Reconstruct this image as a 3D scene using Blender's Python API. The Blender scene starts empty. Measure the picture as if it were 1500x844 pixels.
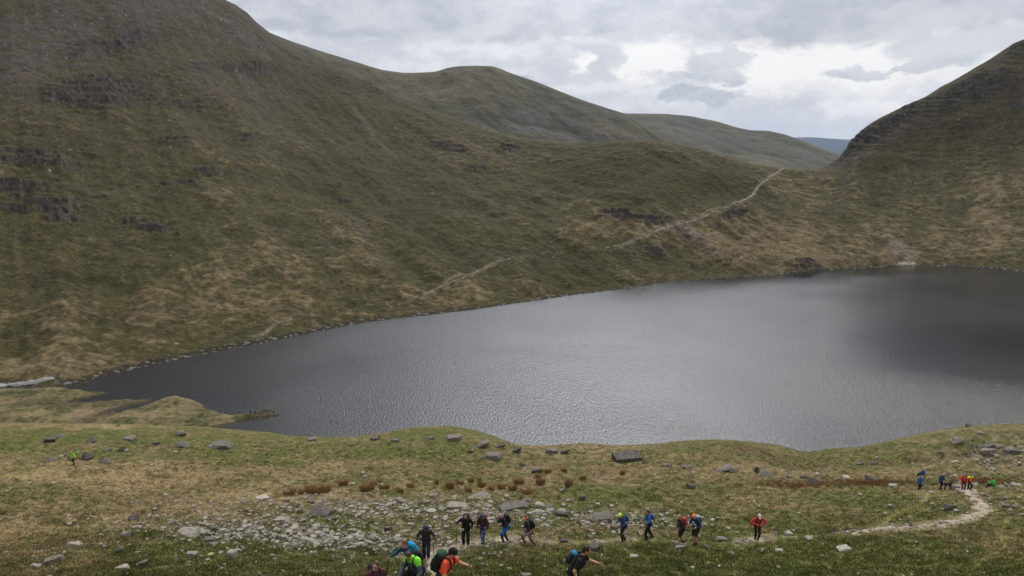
import bpy, bmesh, math, random
import numpy as np
from mathutils import Matrix, Vector

R = math.radians
S = bpy.context.scene
COL = S.collection
random.seed(7)
RNG = np.random.default_rng(11)

# ------------------------------------------------------------------ camera, sky, sun, exposure
F, CX, CY, PITCH = 1200.0, 750.0, 422.0, math.atan(217 / 1200)
CAM = np.array([0.0, 0.0, 100.0])           # the tarn lies at z = 0, the viewer stands 100 m above it
cp, sp = math.cos(PITCH), math.sin(PITCH)

cam = bpy.data.cameras.new('camera')
cam.sensor_width = 36
cam.lens = 36 * F / 1500
cam.clip_start = 0.3
cam.clip_end = 60000
camo = bpy.data.objects.new('camera', cam)
COL.objects.link(camo)
camo.location = CAM
camo.rotation_euler = (math.pi / 2 - PITCH, 0, 0)
S.camera = camo

S.view_settings.view_transform = 'Standard'
S.view_settings.look = 'None'
S.view_settings.gamma = 1
S.view_settings.exposure = 0.0
S.view_settings.use_curve_mapping = False
S.cycles.max_bounces = 5
S.cycles.diffuse_bounces = 2
S.cycles.glossy_bounces = 2
S.cycles.volume_bounces = 0
S.cycles.caustics_reflective = False
S.cycles.caustics_refractive = False
S.cycles.use_denoising = True

SUN_EL, SUN_AZ = 44, 12                      # ahead of the viewer, a little to the right, behind cloud
sun = bpy.data.lights.new('sun', 'SUN')
sun.energy = 2.7
sun.angle = R(18)
sun.color = (1.0, 0.95, 0.88)
suno = bpy.data.objects.new('sun', sun)
COL.objects.link(suno)
sd = Vector((math.sin(R(SUN_AZ)) * math.cos(R(SUN_EL)), math.cos(R(SUN_AZ)) * math.cos(R(SUN_EL)), math.sin(R(SUN_EL))))
suno.rotation_euler = sd.to_track_quat('Z', 'Y').to_euler()
suno.location = (0, 0, 400)


def ray(px, py):
    X = (np.asarray(px, float) - CX) / F
    Y = (CY - np.asarray(py, float)) / F
    return np.stack([X, cp + Y * sp, -sp + Y * cp], -1)


def P(px, py, d):
    return CAM + ray(px, py) * np.asarray(d, float)[..., None]


def project(p):
    q = p - CAM
    d = q[..., 1] * cp - q[..., 2] * sp
    u = q[..., 1] * sp + q[..., 2] * cp
    d = np.maximum(d, 0.3)
    return CX + F * q[..., 0] / d, CY - F * u / d, d


def on_lake(px, py, z=0.0):
    r = ray(px, py)
    return CAM + r * ((z - 100) / r[..., 2])[..., None]


# ---- node helpers
class NT:
    def __init__(self, tree):
        self.t = tree
        self.n = tree.nodes
        self.l = tree.links

    def new(self, typ, **kw):
        nd = self.n.new(typ)
        for k, v in kw.items():
            setattr(nd, k, v)
        return nd

    def put(self, sock, v):
        if isinstance(v, bpy.types.NodeSocket):
            self.l.new(v, sock)
        elif v is not None:
            if isinstance(v, (tuple, list)) and len(v) == 3 and sock.type == 'RGBA':
                v = (*v, 1)
            sock.default_value = v

    def m(self, op, a, b=None, c=None, clamp=False):
        nd = self.new('ShaderNodeMath', operation=op, use_clamp=clamp)
        for i, v in enumerate((a, b, c)):
            self.put(nd.inputs[i], v)
        return nd.outputs[0]

    def vm(self, op, a, b=None, out=0):
        nd = self.new('ShaderNodeVectorMath', operation=op)
        self.put(nd.inputs[0], a)
        if b is not None:
            self.put(nd.inputs[1], b)
        return nd.outputs[out]

    def mix(self, f, a, b, blend='MIX'):
        nd = self.new('ShaderNodeMix', data_type='RGBA', blend_type=blend)
        self.put(nd.inputs[0], f)
        self.put(nd.inputs[6], a)
        self.put(nd.inputs[7], b)
        return nd.outputs[2]

    def noise(self, vec, scale, detail=4, rough=0.55, dist=0.0, dim='3D'):
        nd = self.new('ShaderNodeTexNoise', noise_dimensions=dim)
        if vec is not None:
            self.l.new(vec, nd.inputs['Vector'])
        nd.inputs['Scale'].default_value = scale
        nd.inputs['Detail'].default_value = detail
        nd.inputs['Roughness'].default_value = rough
        nd.inputs['Distortion'].default_value = dist
        return nd.outputs[0]

    def rng(self, v, a, b, c=0.0, d=1.0, smooth=False):
        nd = self.new('ShaderNodeMapRange')
        nd.interpolation_type = 'SMOOTHSTEP' if smooth else 'LINEAR'
        self.put(nd.inputs[0], v)
        for i, q in enumerate((a, b, c, d)):
            nd.inputs[1 + i].default_value = q
        return nd.outputs[0]


# ---- world: pale Nishita sky behind an almost closed deck of cloud
world = bpy.data.worlds.new('World')
S.world = world
world.use_nodes = True
w = NT(world.node_tree)
w.n.clear()
sky = w.new('ShaderNodeTexSky', sky_type='NISHITA')
sky.sun_disc = False
sky.sun_elevation = R(SUN_EL)
sky.sun_rotation = R(SUN_AZ)
sky.altitude = 600
bg0 = w.new('ShaderNodeBackground')
w.l.new(sky.outputs[0], bg0.inputs[0])
bg0.inputs[1].default_value = 0.09
tc = w.new('ShaderNodeTexCoord').outputs['Generated']
sx = w.new('ShaderNodeSeparateXYZ')
w.l.new(tc, sx.inputs[0])
dx, dy, dz = sx.outputs
zz = w.m('ADD', w.m('MAXIMUM', dz, 0.0), 0.16)
cx_ = w.new('ShaderNodeCombineXYZ')
w.put(cx_.inputs[0], w.m('DIVIDE', dx, zz))
w.put(cx_.inputs[1], w.m('DIVIDE', dy, zz))
w.put(cx_.inputs[2], w.m('MULTIPLY', dz, 4.5))
pv = cx_.outputs[0]
az = w.m('ARCTAN2', dx, dy)
el = w.m('ARCSINE', dz)


def blob(px, py, sa, se, amp):
    r = ray(px, py)
    a0 = math.atan2(r[0], r[1])
    e0 = math.atan2(r[2], math.hypot(r[0], r[1]))
    a = w.m('DIVIDE', w.m('SUBTRACT', az, a0), sa)
    e = w.m('DIVIDE', w.m('SUBTRACT', el, e0), se)
    s = w.m('ADD', w.m('MULTIPLY', a, a), w.m('MULTIPLY', e, e))
    return w.m('MULTIPLY', w.m('EXPONENT', w.m('MULTIPLY', s, -1.0)), amp)


warp = w.new('ShaderNodeVectorMath', operation='ADD')
w.l.new(pv, warp.inputs[0])
warp.inputs[1].default_value = (3.1, 1.7, 0.4)
n1 = w.noise(warp.outputs[0], 0.85, 7, 0.56, 0.35)
cae = w.new('ShaderNodeCombineXYZ')
w.put(cae.inputs[0], w.m('MULTIPLY', az, 10.0))
w.put(cae.inputs[1], w.m('MULTIPLY', el, 19.0))
n2 = w.noise(cae.outputs[0], 1.0, 8, 0.58, 0.45)
n3 = w.noise(cae.outputs[0], 3.2, 6, 0.6, 0.3)
val = w.m('ADD', w.m('ADD', w.m('MULTIPLY', n1, 0.42), w.m('MULTIPLY', n2, 0.40)), w.m('MULTIPLY', n3, 0.18))
val = w.m('ADD', w.m('MULTIPLY', w.m('SUBTRACT', val, 0.5), 2.2), 0.64)
bl = [(1200, 95, 0.26, 0.045, 0.24), (860, 85, 0.055, 0.018, 0.22), (960, 85, 0.05, 0.045, 0.26),
      (870, 70, 0.020, 0.035, -0.0), (905, 95, 0.030, 0.030, -0.26), (1060, 85, 0.075, 0.014, -0.26), (1040, 135, 0.10, 0.010, -0.20),
      (640, 40, 0.32, 0.022, -0.20), (1250, 8, 0.30, 0.018, -0.16), (1420, 50, 0.13, 0.030, -0.17),
      (1330, 105, 0.10, 0.012, -0.14), (1100, 165, 0.30, 0.018, 0.16), (560, 90, 0.14, 0.02, 0.06)]
for b in bl:
    if b[4]:
        val = w.m('ADD', val, blob(*b))
# unseen cloud added above the view, thick on either side to darken the tarn
for b in [(1750, -270, 0.38, 0.105, -0.95), (60, -270, 0.36, 0.105, -0.95)]:
    val = w.m('ADD', val, blob(*b))
ramp = w.new('ShaderNodeValToRGB')
w.l.new(val, ramp.inputs[0])
cr = ramp.color_ramp
cr.elements[0].position = 0.0
cr.elements[0].color = (0.16, 0.17, 0.20, 1)
cr.elements[1].position = 1.0
cr.elements[1].color = (1.0, 0.985, 0.97, 1)
for pos, c in ((0.28, (0.46, 0.485, 0.55)), (0.50, (0.61, 0.635, 0.70)), (0.74, (0.80, 0.81, 0.845))):
    e_ = cr.elements.new(pos)
    e_.color = (*c, 1)
low = w.rng(el, 0.0, 0.05, 1.0, 0.0, True)
# cloud forms low over the pass: a grey deck with a ragged lower edge, bright breaks under it, heaped grey cumulus in front
wc = w.new('ShaderNodeCombineXYZ')
w.put(wc.inputs[0], w.m('MULTIPLY', az, 13.0))
w.put(wc.inputs[1], w.m('MULTIPLY', el, 24.0))


def wob(off, sc, det=7, ro=0.6):
    ad = w.new('ShaderNodeVectorMath', operation='ADD')
    w.l.new(wc.outputs[0], ad.inputs[0])
    ad.inputs[1].default_value = (off, off * .7, off * .3)
    return w.m('SUBTRACT', w.noise(ad.outputs[0], sc, det, ro, 0.2), 0.5)


wa, we, wt = wob(3.7, 1.5), wob(9.1, 1.5), wob(15.3, 0.9)
azr, elr = az, el
az = w.m('ADD', azr, w.m('MULTIPLY', wa, 0.11))
el = w.m('ADD', elr, w.m('MULTIPLY', we, 0.050))
lim = w.m('ADD', w.m('MULTIPLY', wt, 0.30), 0.5)


def field(bs):
    f_ = None
    for b in bs:
        q_ = blob(*b)
        f_ = q_ if f_ is None else w.m('MAXIMUM', f_, q_)
    return f_


def soft(v, a, b):
    return w.rng(v, a, b, 0.0, 1.0, True)


base = w.mix(soft(w.m('ADD', wob(21.0, 0.7), w.m('MULTIPLY', wob(27.0, 2.2), 0.5)), -0.13, 0.13), (0.63, 0.65, 0.71), (0.83, 0.84, 0.87))
brt = field([(1200, 95, 0.20, 0.042, 1.0), (960, 85, 0.055, 0.030, 1.0), (845, 90, 0.020, 0.012, 0.9), (1270, 160, 0.10, 0.018, .75), (700, 52, 0.12, 0.007, .75)])
body = w.mix(soft(w.m('ADD', brt, w.m('ADD', w.m('MULTIPLY', wt, 1.0), w.m('MULTIPLY', wob(57.0, 4.0), 0.45))), 0.22, 0.85), base, (0.97, 0.965, 0.955))
cum = field([(895, 92, 0.034, 0.030, 1.0), (1055, 88, 0.050, 0.014, 1.0), (1035, 112, 0.066, 0.012, .95), (1010, 142, 0.075, 0.011, 1.0), (1250, 110, 0.030, 0.009, .8), (1330, 100, 0.06, 0.010, .95), (1180, 52, .07, .006, .7), (1415, 66, 0.085, 0.026, 1.0), (780, 118, .05, .012, .7)])
cm = soft(w.m('ADD', cum, w.m('ADD', w.m('MULTIPLY', wt, 0.8), w.m('MULTIPLY', wob(52.0, 4.5), 0.35))), 0.36, 0.68)
shade = soft(w.m('ADD', elr, w.m('MULTIPLY', wob(33.0, 2.5), 0.13)), 0.035, 0.095)
body = w.mix(w.m('MULTIPLY', cm, 0.78), body, w.mix(shade, (0.43, 0.47, 0.55), (0.64, 0.66, 0.72)))
deck = soft(w.m('ADD', w.m('ADD', elr, w.m('MULTIPLY', azr, 0.012)), w.m('MULTIPLY', wob(40.0, 0.9), 0.075)), 0.104, 0.122)
dcol = w.mix(soft(wob(47.0, 1.1), -0.14, 0.14), (0.47, 0.495, 0.56), (0.65, 0.67, 0.725))
body = w.mix(w.m('MULTIPLY', deck, 0.85), body, dcol)
az, el = azr, elr
# higher up the ordinary deck takes over
body = w.mix(soft(el, 0.16, 0.24), body, ramp.outputs[0])
ccol = w.mix(w.m('MULTIPLY', low, 0.65), body, (0.80, 0.81, 0.86))
ccol = w.mix(w.rng(dz, 0.2, 0.5, 0, 0.7, True), ccol, (0.84, 0.835, 0.835))
bg1 = w.new('ShaderNodeBackground')
w.l.new(ccol, bg1.inputs[0])
# cloud overhead is lit from above, brighter than the deck seen edge-on
glow = blob(900, -390, 0.165, 0.135, 9.0)  # unseen bright patch added above the view to brighten the tarn's middle
w.put(bg1.inputs[1], w.m('ADD', w.rng(dz, 0.25, 0.75, 1.0, 1.3, True), glow))
mixs = w.new('ShaderNodeMixShader')
w.put(mixs.inputs[0], w.rng(val, 0.02, 0.0, 0.95, 0.95))
w.l.new(bg0.outputs[0], mixs.inputs[1])
w.l.new(bg1.outputs[0], mixs.inputs[2])
wo = w.new('ShaderNodeOutputWorld')
w.l.new(mixs.outputs[0], wo.inputs[0])


# ------------------------------------------------------------------ numeric helpers
def smooth(a, b, x):
    t = np.clip((x - a) / (b - a), 0, 1)
    return t * t * (3 - 2 * t)


def pn(x, y, seed=0):
    xi = np.floor(x).astype(np.int64)
    yi = np.floor(y).astype(np.int64)
    fx = x - xi
    fy = y - yi

    def g(ix, iy, dx_, dy_):
        h = (ix * 374761393 + iy * 668265263 + seed * 974634777) & 0xffffffff
        h = ((h ^ (h >> 13)) * 1274126177) & 0xffffffff
        h = (h ^ (h >> 16)) & 0xffff
        a = h * (2 * math.pi / 65536)
        return np.cos(a) * dx_ + np.sin(a) * dy_
    u = fx * fx * fx * (fx * (fx * 6 - 15) + 10)
    v = fy * fy * fy * (fy * (fy * 6 - 15) + 10)
    a = g(xi, yi, fx, fy)
    b = g(xi + 1, yi, fx - 1, fy)
    c = g(xi, yi + 1, fx, fy - 1)
    d = g(xi + 1, yi + 1, fx - 1, fy - 1)
    return ((a + u * (b - a)) * (1 - v) + (c + u * (d - c)) * v) * 1.5


def fbm(x, y, octv=4, seed=0, gain=0.5):
    s, a, t = 0, 1.0, 0
    for i in range(octv):
        s = s + a * pn(x * 2 ** i + 17.3 * i, y * 2 ** i - 9.1 * i, seed + i)
        t += a
        a *= gain
    return s / t


def ridged(x, y, octv=4, seed=0):
    s, a, t = 0, 1.0, 0
    for i in range(octv):
        s = s + a * (1 - np.abs(pn(x * 2 ** i + 7.3 * i, y * 2 ** i + 3.1 * i, seed + i)) * 2)
        t += a
        a *= 0.5
    return s / t


def tag(o, label=None, cat=None, group=None, kind=None):
    for k, v in (('label', label), ('category', cat), ('group', group), ('kind', kind)):
        if v:
            o[k] = v
    return o


def mesh_np(name, V, faces, mat=None, smooth_sh=True, attrs=None):
    """faces: (n,3) or (n,4) int array"""
    me = bpy.data.meshes.new(name)
    V = np.asarray(V, np.float32).reshape(-1, 3)
    faces = np.asarray(faces, np.int32)
    n, k = faces.shape
    me.vertices.add(len(V))
    me.vertices.foreach_set('co', V.ravel())
    me.loops.add(n * k)
    me.loops.foreach_set('vertex_index', faces.ravel())
    me.polygons.add(n)
    me.polygons.foreach_set('loop_start', np.arange(0, n * k, k, dtype=np.int32))
    me.polygons.foreach_set('use_smooth', np.full(n, smooth_sh, bool))
    me.update(calc_edges=True)
    for an, (typ, data) in (attrs or {}).items():
        at = me.attributes.new(an, typ, 'POINT')
        at.data.foreach_set('color' if typ == 'FLOAT_COLOR' else 'value', np.asarray(data, np.float32).ravel())
    if mat:
        me.materials.append(mat)
    return me


def obj(name, me, parent=None, loc=None):
    o = bpy.data.objects.new(name, me)
    COL.objects.link(o)
    if parent:
        o.parent = parent
    if loc is not None:
        o.location = loc
    return o


def empty(name, loc=(0, 0, 0), rz=0.0):
    o = bpy.data.objects.new(name, None)
    o.empty_display_size = 0.2
    COL.objects.link(o)
    o.location = loc
    o.rotation_euler = (0, 0, rz)
    return o


def grid_faces(nr, nc):
    i = np.arange(nr * nc).reshape(nr, nc)
    return np.stack([i[:-1, :-1], i[:-1, 1:], i[1:, 1:], i[1:, :-1]], -1).reshape(-1, 4)


def rgba(c):
    return np.concatenate([c, np.ones(c.shape[:-1] + (1,))], -1)


def pchip(xk, yk, xs):
    """monotone cubic, xk (K,), yk (K,), xs (N,)"""
    h = np.diff(xk)
    dl = np.diff(yk) / h
    m = np.zeros_like(yk)
    for i in range(1, len(xk) - 1):
        if dl[i - 1] * dl[i] > 0:
            w1, w2 = 2 * h[i] + h[i - 1], h[i] + 2 * h[i - 1]
            m[i] = (w1 + w2) / (w1 / dl[i - 1] + w2 / dl[i])
    m[0], m[-1] = dl[0], dl[-1]
    k = np.clip(np.searchsorted(xk, xs) - 1, 0, len(xk) - 2)
    t = (xs - xk[k]) / h[k]
    t2, t3 = t * t, t * t * t
    return (2 * t3 - 3 * t2 + 1) * yk[k] + (t3 - 2 * t2 + t) * h[k] * m[k] + (-2 * t3 + 3 * t2) * yk[k + 1] + (t3 - t2) * h[k] * m[k + 1]


def curve_by_az(pts, AZ):
    """world points -> (range, height) for every azimuth"""
    pts = np.asarray(pts, float)
    a = np.arctan2(pts[:, 0], pts[:, 1])
    o = np.argsort(a)
    return np.interp(AZ, a[o], np.hypot(pts[:, 0], pts[:, 1])[o]), np.interp(AZ, a[o], pts[:, 2][o])


def dens(pl, step=12):
    """densify a pixel polyline with a smooth curve"""
    pl = np.asarray(pl, float)
    s = np.concatenate([[0], np.cumsum(np.hypot(*np.diff(pl[:, :2], axis=0).T))])
    q = np.arange(0, s[-1], step)
    return np.stack([pchip(s, pl[:, k], q) for k in range(pl.shape[1])], -1)


def seg_dist(U, V, pl):
    """pixel distance to a polyline"""
    d = np.full(np.shape(U), 1e9)
    pl = np.asarray(pl, float)
    for (x0, y0), (x1, y1) in zip(pl[:-1, :2], pl[1:, :2]):
        vx, vy = x1 - x0, y1 - y0
        t = np.clip(((U - x0) * vx + (V - y0) * vy) / (vx * vx + vy * vy + 1e-9), 0, 1)
        d = np.minimum(d, np.hypot(U - x0 - t * vx, V - y0 - t * vy))
    return d


def ell(U, V, x, y, sx_, sy_, rot=0.0):
    c, s = math.cos(R(rot)), math.sin(R(rot))
    a = ((U - x) * c + (V - y) * s) / sx_
    b = (-(U - x) * s + (V - y) * c) / sy_
    return np.exp(-(a * a + b * b))


def lerp3(c, d, f):
    return c + (np.asarray(d) - c) * f[..., None]


# ------------------------------------------------------------------ ground materials
def ground_mat(name, fine, coarse, bump, contrast=0.5, bdist=0.1):
    m = bpy.data.materials.new(name)
    m.use_nodes = True
    t = NT(m.node_tree)
    b = t.n['Principled BSDF']
    at = t.new('ShaderNodeAttribute', attribute_name='albedo').outputs[0]
    co = t.new('ShaderNodeTexCoord').outputs['Object']
    n = t.noise(co, fine, 3, 0.65)
    n2 = t.noise(co, coarse, 4, 0.6)
    f = t.m('MULTIPLY', t.rng(n, 0.25, 0.75, 1 - contrast, 1 + contrast), t.rng(n2, 0.25, 0.75, 1 - contrast * 0.6, 1 + contrast * 0.6))
    c = t.vm('MULTIPLY', at, None)
    cc = t.new('ShaderNodeCombineXYZ')
    for i in range(3):
        t.put(cc.inputs[i], f)
    t.put(c.node.inputs[1], cc.outputs[0])
    t.put(b.inputs['Base Color'], c)
    b.inputs['Roughness'].default_value = 0.95
    b.inputs['Specular IOR Level'].default_value = 0.08
    bp = t.new('ShaderNodeBump')
    bp.inputs['Strength'].default_value = bump
    bp.inputs['Distance'].default_value = bdist
    t.put(bp.inputs['Height'], t.m('ADD', n, n2))
    t.put(b.inputs['Normal'], bp.outputs[0])
    return m


M_FG = ground_mat('rough_grass', 5.0, 1.1, 0.6, 0.42, 0.12)
M_FELL = ground_mat('fell_grass', 0.45, 0.10, 0.8, 0.55, 1.2)
M_FAR = ground_mat('far_fell_grass', 0.12, 0.03, 0.5, 0.28, 4.0)

GREEN = np.array((0.074, 0.082, 0.023))
OLIVE = np.array((0.102, 0.092, 0.037))
STRAW = np.array((0.235, 0.188, 0.100))
TAN = np.array((0.165, 0.124, 0.064))
BROWN = np.array((0.085, 0.058, 0.030))
RUSSET = np.array((0.115, 0.055, 0.022))
STONE = np.array((0.21, 0.195, 0.175))
GRIT = np.array((0.40, 0.34, 0.265))

# ------------------------------------------------------------------ foreground hillside
RIM = dens([(-500, 600, 170), (-200, 612, 160), (0, 620, 152), (100, 620, 150), (200, 622, 149), (300, 626, 148), (380, 632, 145), (440, 639, 140),
            (500, 641, 134), (560, 636, 130), (600, 630, 129), (650, 627, 129), (690, 632, 128), (720, 640, 127), (760, 652, 124),
            (800, 653, 124), (860, 649, 126), (900, 652, 126), (960, 650, 127), (1000, 646, 128), (1050, 645, 128), (1100, 649, 127),
            (1150, 652, 127), (1190, 654, 127), (1250, 654, 128), (1290, 648, 130), (1340, 637, 132), (1400, 628, 133), (1450, 623, 133),
            (1500, 621, 133), (1650, 618, 134), (1900, 610, 136)])
AZF = np.linspace(R(-46), R(46), 1250)
NRF = 820
RF = 0.6 * (320 / 0.6) ** np.linspace(0, 1, NRF)
RF = np.concatenate([np.linspace(0.6, 13, 60, endpoint=False), 13 * (175 / 13.) ** np.linspace(0, 1, 700, endpoint=False), np.linspace(175, 330, 60)])
NRF = len(RF)
rows = []
for py, d in ((914, 17.7), (818, 35.3), (770, 51.6), (718, 79), (681, 96.7)):
    xs = np.linspace(-900, 2400, 80)
    rows.append(curve_by_az(P(xs, np.full(80, py), np.full(80, d)), AZF))
rr, rz = curve_by_az(P(RIM[:, 0], RIM[:, 1], RIM[:, 2] * 0.93), AZF)
ZF = np.zeros((NRF, len(AZF)))
for j in range(len(AZF)):
    xk = [0.6] + [q[0][j] for q in rows] + [rr[j], rr[j] + 5, rr[j] + 14, rr[j] + 100, rr[j] + 118, 420]
    yk = [98.35] + [q[1][j] for q in rows] + [rz[j], rz[j] - 2.2, rz[j] - 7.5, 1.5, -2.5, -3.0]
    ZF[:, j] = pchip(np.array(xk), np.array(yk), RF)
XF = RF[:, None] * np.sin(AZF)[None]
YF = RF[:, None] * np.cos(AZF)[None]
UF, VF, DF = project(np.stack([XF, YF, ZF], -1))
rimd = RF[:, None] - rr[None]
tf = smooth(0, -14, rimd) * 0.85 + 0.15
tf = np.where(rimd > 5, 0.6, tf)
near = smooth(1.5, 8, RF)[:, None]
# hummocks, tussocks
ZF += near * tf * (0.75 * fbm(XF / 11, YF / 11, 3, 3) + 0.40 * fbm(XF / 2.6, YF / 2.6, 3, 5) + 0.17 * ridged(XF / 0.9, YF / 0.9, 2, 9) - 0.06)
# drop down to a shelf before the rocky knoll at the right, damp hollow at left
ZF += -1.3 * ell(UF, VF, 1240, 672, 170, 14) + 0.9 * ell(UF, VF, 1075, 664, 60, 14) - 0.9 * ell(UF, VF, 1180, 662, 30, 14)
ZF += -0.7 * ell(UF, VF, 250, 722, 160, 20, -8) + 0.55 * ell(UF, VF, 640, 645, 90, 20)
ZF += 0.9 * tf * smooth(1330, 1400, UF) * smooth(705, 675, VF) * ridged(XF / 5, YF / 5, 3, 21) * (rimd < 5)


def fg_z(x, y):
    x = np.asarray(x, float)
    y = np.asarray(y, float)
    a = np.clip((np.arctan2(x, y) - AZF[0]) / (AZF[1] - AZF[0]), 0, len(AZF) - 1.001)
    r = np.hypot(x, y)
    i = np.clip(np.searchsorted(RF, r) - 1, 0, NRF - 2)
    t = np.clip((r - RF[i]) / (RF[i + 1] - RF[i]), 0, 1)
    j = a.astype(int)
    s = a - j
    return (ZF[i, j] * (1 - t) + ZF[i + 1, j] * t) * (1 - s) + (ZF[i, j + 1] * (1 - t) + ZF[i + 1, j + 1] * t) * s


def hit(px, py, zfun, d0, d1, n=900):
    """where a line of sight meets a ground surface"""
    px = np.atleast_1d(np.asarray(px, float))
    py = np.atleast_1d(np.asarray(py, float))
    r = ray(px, py)
    d = d0 * (d1 / d0) ** np.linspace(0, 1, n)
    p = CAM + r[:, None, :] * d[None, :, None]
    below = p[..., 2] < zfun(p[..., 0], p[..., 1])
    k = np.argmax(below, 1)
    k = np.where(below.any(1), k, n - 1)
    out = p[np.arange(len(px)), k]
    out[:, 2] = zfun(out[:, 0], out[:, 1])
    return out


def fg_hit(px, py):
    return hit(px, py, fg_z, 3, 175)


PATH_FG = [(655, 900, 12), (648, 862, 14), (640, 838, 15), (634, 822, 15), (640, 813, 12), (665, 806, 9), (690, 799, 9), (715, 795, 6.5), (745, 792, 6.5), (775, 793, 5.5), (810, 795, 2.5),
           (850, 796, 2), (890, 794, 4), (925, 792, 4.3), (960, 793, 1), (1000, 797, 1.8), (1040, 797, 0.5), (1080, 795, 4.2), (1107, 793, 8), (1130, 789, 4.5), (1160, 787, 1.6), (1200, 786, 1.8), (1240, 782, 5), (1280, 777, 7),
           (1320, 774, 7), (1360, 771, 6.5), (1395, 766, 8), (1425, 758, 10), (1440, 750, 9), (1436, 740, 9), (1424, 728, 9), (1416, 717, 8), (1404, 712, 6)]
TRACKS = [[(1290, 768), (1318, 752), (1345, 742), (1358, 730), (1368, 718)], [(1418, 838), (1450, 812), (1470, 796), (1466, 776), (1478, 760)],
          [(1470, 796), (1490, 778)], [(100, 676), (60, 690), (0, 697)]]


def fg_albedo(X, Y, U, V):
    """plant cover of the near slope; X, Y metres on the ground, U, V where it lies in the survey photograph"""
    big = fbm(X / 17, Y / 17, 3, 31)
    mid = fbm(X / 4.5, Y / 4.5, 3, 32)
    sm = fbm(X / 1.1, Y / 1.1, 3, 33)
    ti = fbm(X / 0.38, Y / 0.38, 2, 34)
    dry = 0.25 + 0.50 * big + 0.55 * mid + 0.5 * sm
    dry += 0.42 * ell(U, V, 60, 755, 330, 48, -5) + 0.34 * ell(U, V, 300, 705, 330, 30, 5) + 0.35 * ell(U, V, 1230, 690, 320, 13)
    dry += 0.30 * ell(U, V, 830, 675, 220, 20) + 0.40 * ell(U, V, 60, 700, 120, 8) + 0.22 * ell(U, V, 1220, 745, 110, 16) + 0.16 * ell(U, V, 620, 690, 160, 12)
    dry += 0.45 * ell(U, V, 200, 623, 300, 4)
    dry -= 0.28 * ell(U, V, 620, 845, 700, 42) + 0.34 * ell(U, V, 1260, 800, 330, 45) + 0.5 * ell(U, V, 200, 645, 260, 10) + 0.25 * ell(U, V, 520, 665, 200, 12)
    dry -= 0.25 * ell(U, V, 1330, 742, 90, 18) + 0.3 * ell(U, V, 430, 800, 250, 30)
    c = lerp3(np.broadcast_to(GREEN, X.shape + (3,)), OLIVE, smooth(-0.05, 0.35, dry))
    c = lerp3(c, TAN, smooth(0.30, 0.70, dry))
    c = lerp3(c, STRAW, smooth(0.62, 1.15, dry + 0.5 * ti))
    # straw-tipped tussocks over all
    c = lerp3(c, STRAW, 0.42 * smooth(0.16, 0.42, sm * 0.7 + ti * 0.6 + 0.12 * dry))
    # dark wet hollows, peat
    bog = 0.8 * ell(U, V, 200, 728, 110, 13, -10) + 0.6 * ell(U, V, 90, 790, 70, 8, -8) + 0.65 * ell(U, V, 1140, 670, 110, 10, 8) + 0.55 * ell(U, V, 1270, 706, 190, 7)
    bog += 0.5 * ell(U, V, 1190, 662, 26, 10) + 0.5 * ell(U, V, 1330, 668, 90, 9) + 0.3 * ell(U, V, 860, 690, 120, 8) + 0.55 * ell(U, V, 1430, 705, 70, 5)
    c = lerp3(c, BROWN, np.clip(bog * smooth(-0.25, 0.35, mid + 0.6 * sm) * 1.25, 0, 0.9))
    c = lerp3(c, BROWN * 0.85, 0.45 * smooth(0.22, 0.5, -sm * 0.8 - ti * 0.5 - 0.2 * mid))
    # rubbly ground below the stones
    rub = 0.85 * ell(U, V, 440, 778, 190, 22, 4) + 0.7 * ell(U, V, 640, 748, 230, 15, 3) + 0.6 * ell(U, V, 920, 765, 70, 12) + 0.6 * ell(U, V, 1455, 665, 75, 25) + 0.4 * ell(U, V, 560, 800, 100, 14)
    c = lerp3(c, STONE, np.clip(rub * smooth(0.0, 0.4, sm + 0.5 * ti + 0.15 * mid) * 1.0, 0, 0.85))
    # walkers have worn the turf
    pa = np.array(PATH_FG)[:, :2]
    dp = np.minimum(np.minimum(seg_dist(U, V, pa[0:11]), seg_dist(U, V, pa[12:14])), np.minimum(seg_dist(U, V, pa[17:20]), seg_dist(U, V, pa[22:])))
    c = lerp3(c, np.array((0.24, 0.19, 0.12)), 0.5 * smooth(11, 2, dp + 7 * sm) * (V < 900))
    pb = seg_dist(U, V, [(1204, 788), (1222, 782), (1245, 777), (1268, 775), (1288, 773)])
    c = lerp3(c, np.array((0.035, 0.025, 0.017)), 0.9 * smooth(3.4, 1.6, pb + 1.5 * sm))
    c = lerp3(c, np.array((0.035, 0.025, 0.017)), 0.8 * smooth(2.6, 1.2, seg_dist(U, V, [(1327, 761), (1338, 770)])))
    for t in TRACKS:
        dt = seg_dist(U, V, t)
        c = lerp3(c, np.array((0.21, 0.185, 0.075)), 0.6 * smooth(5.5, 1.0, dt + 2.5 * sm))
    return c


alb = fg_albedo(XF, YF, UF, VF)
fgo = obj('foreground_hillside', mesh_np('foreground_hillside', np.stack([XF, YF, ZF], -1), grid_faces(NRF, len(AZF))[:, ::-1], M_FG, True,
                                         {'albedo': ('FLOAT_COLOR', rgba(alb))}))
tag(fgo, kind='structure')

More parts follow.
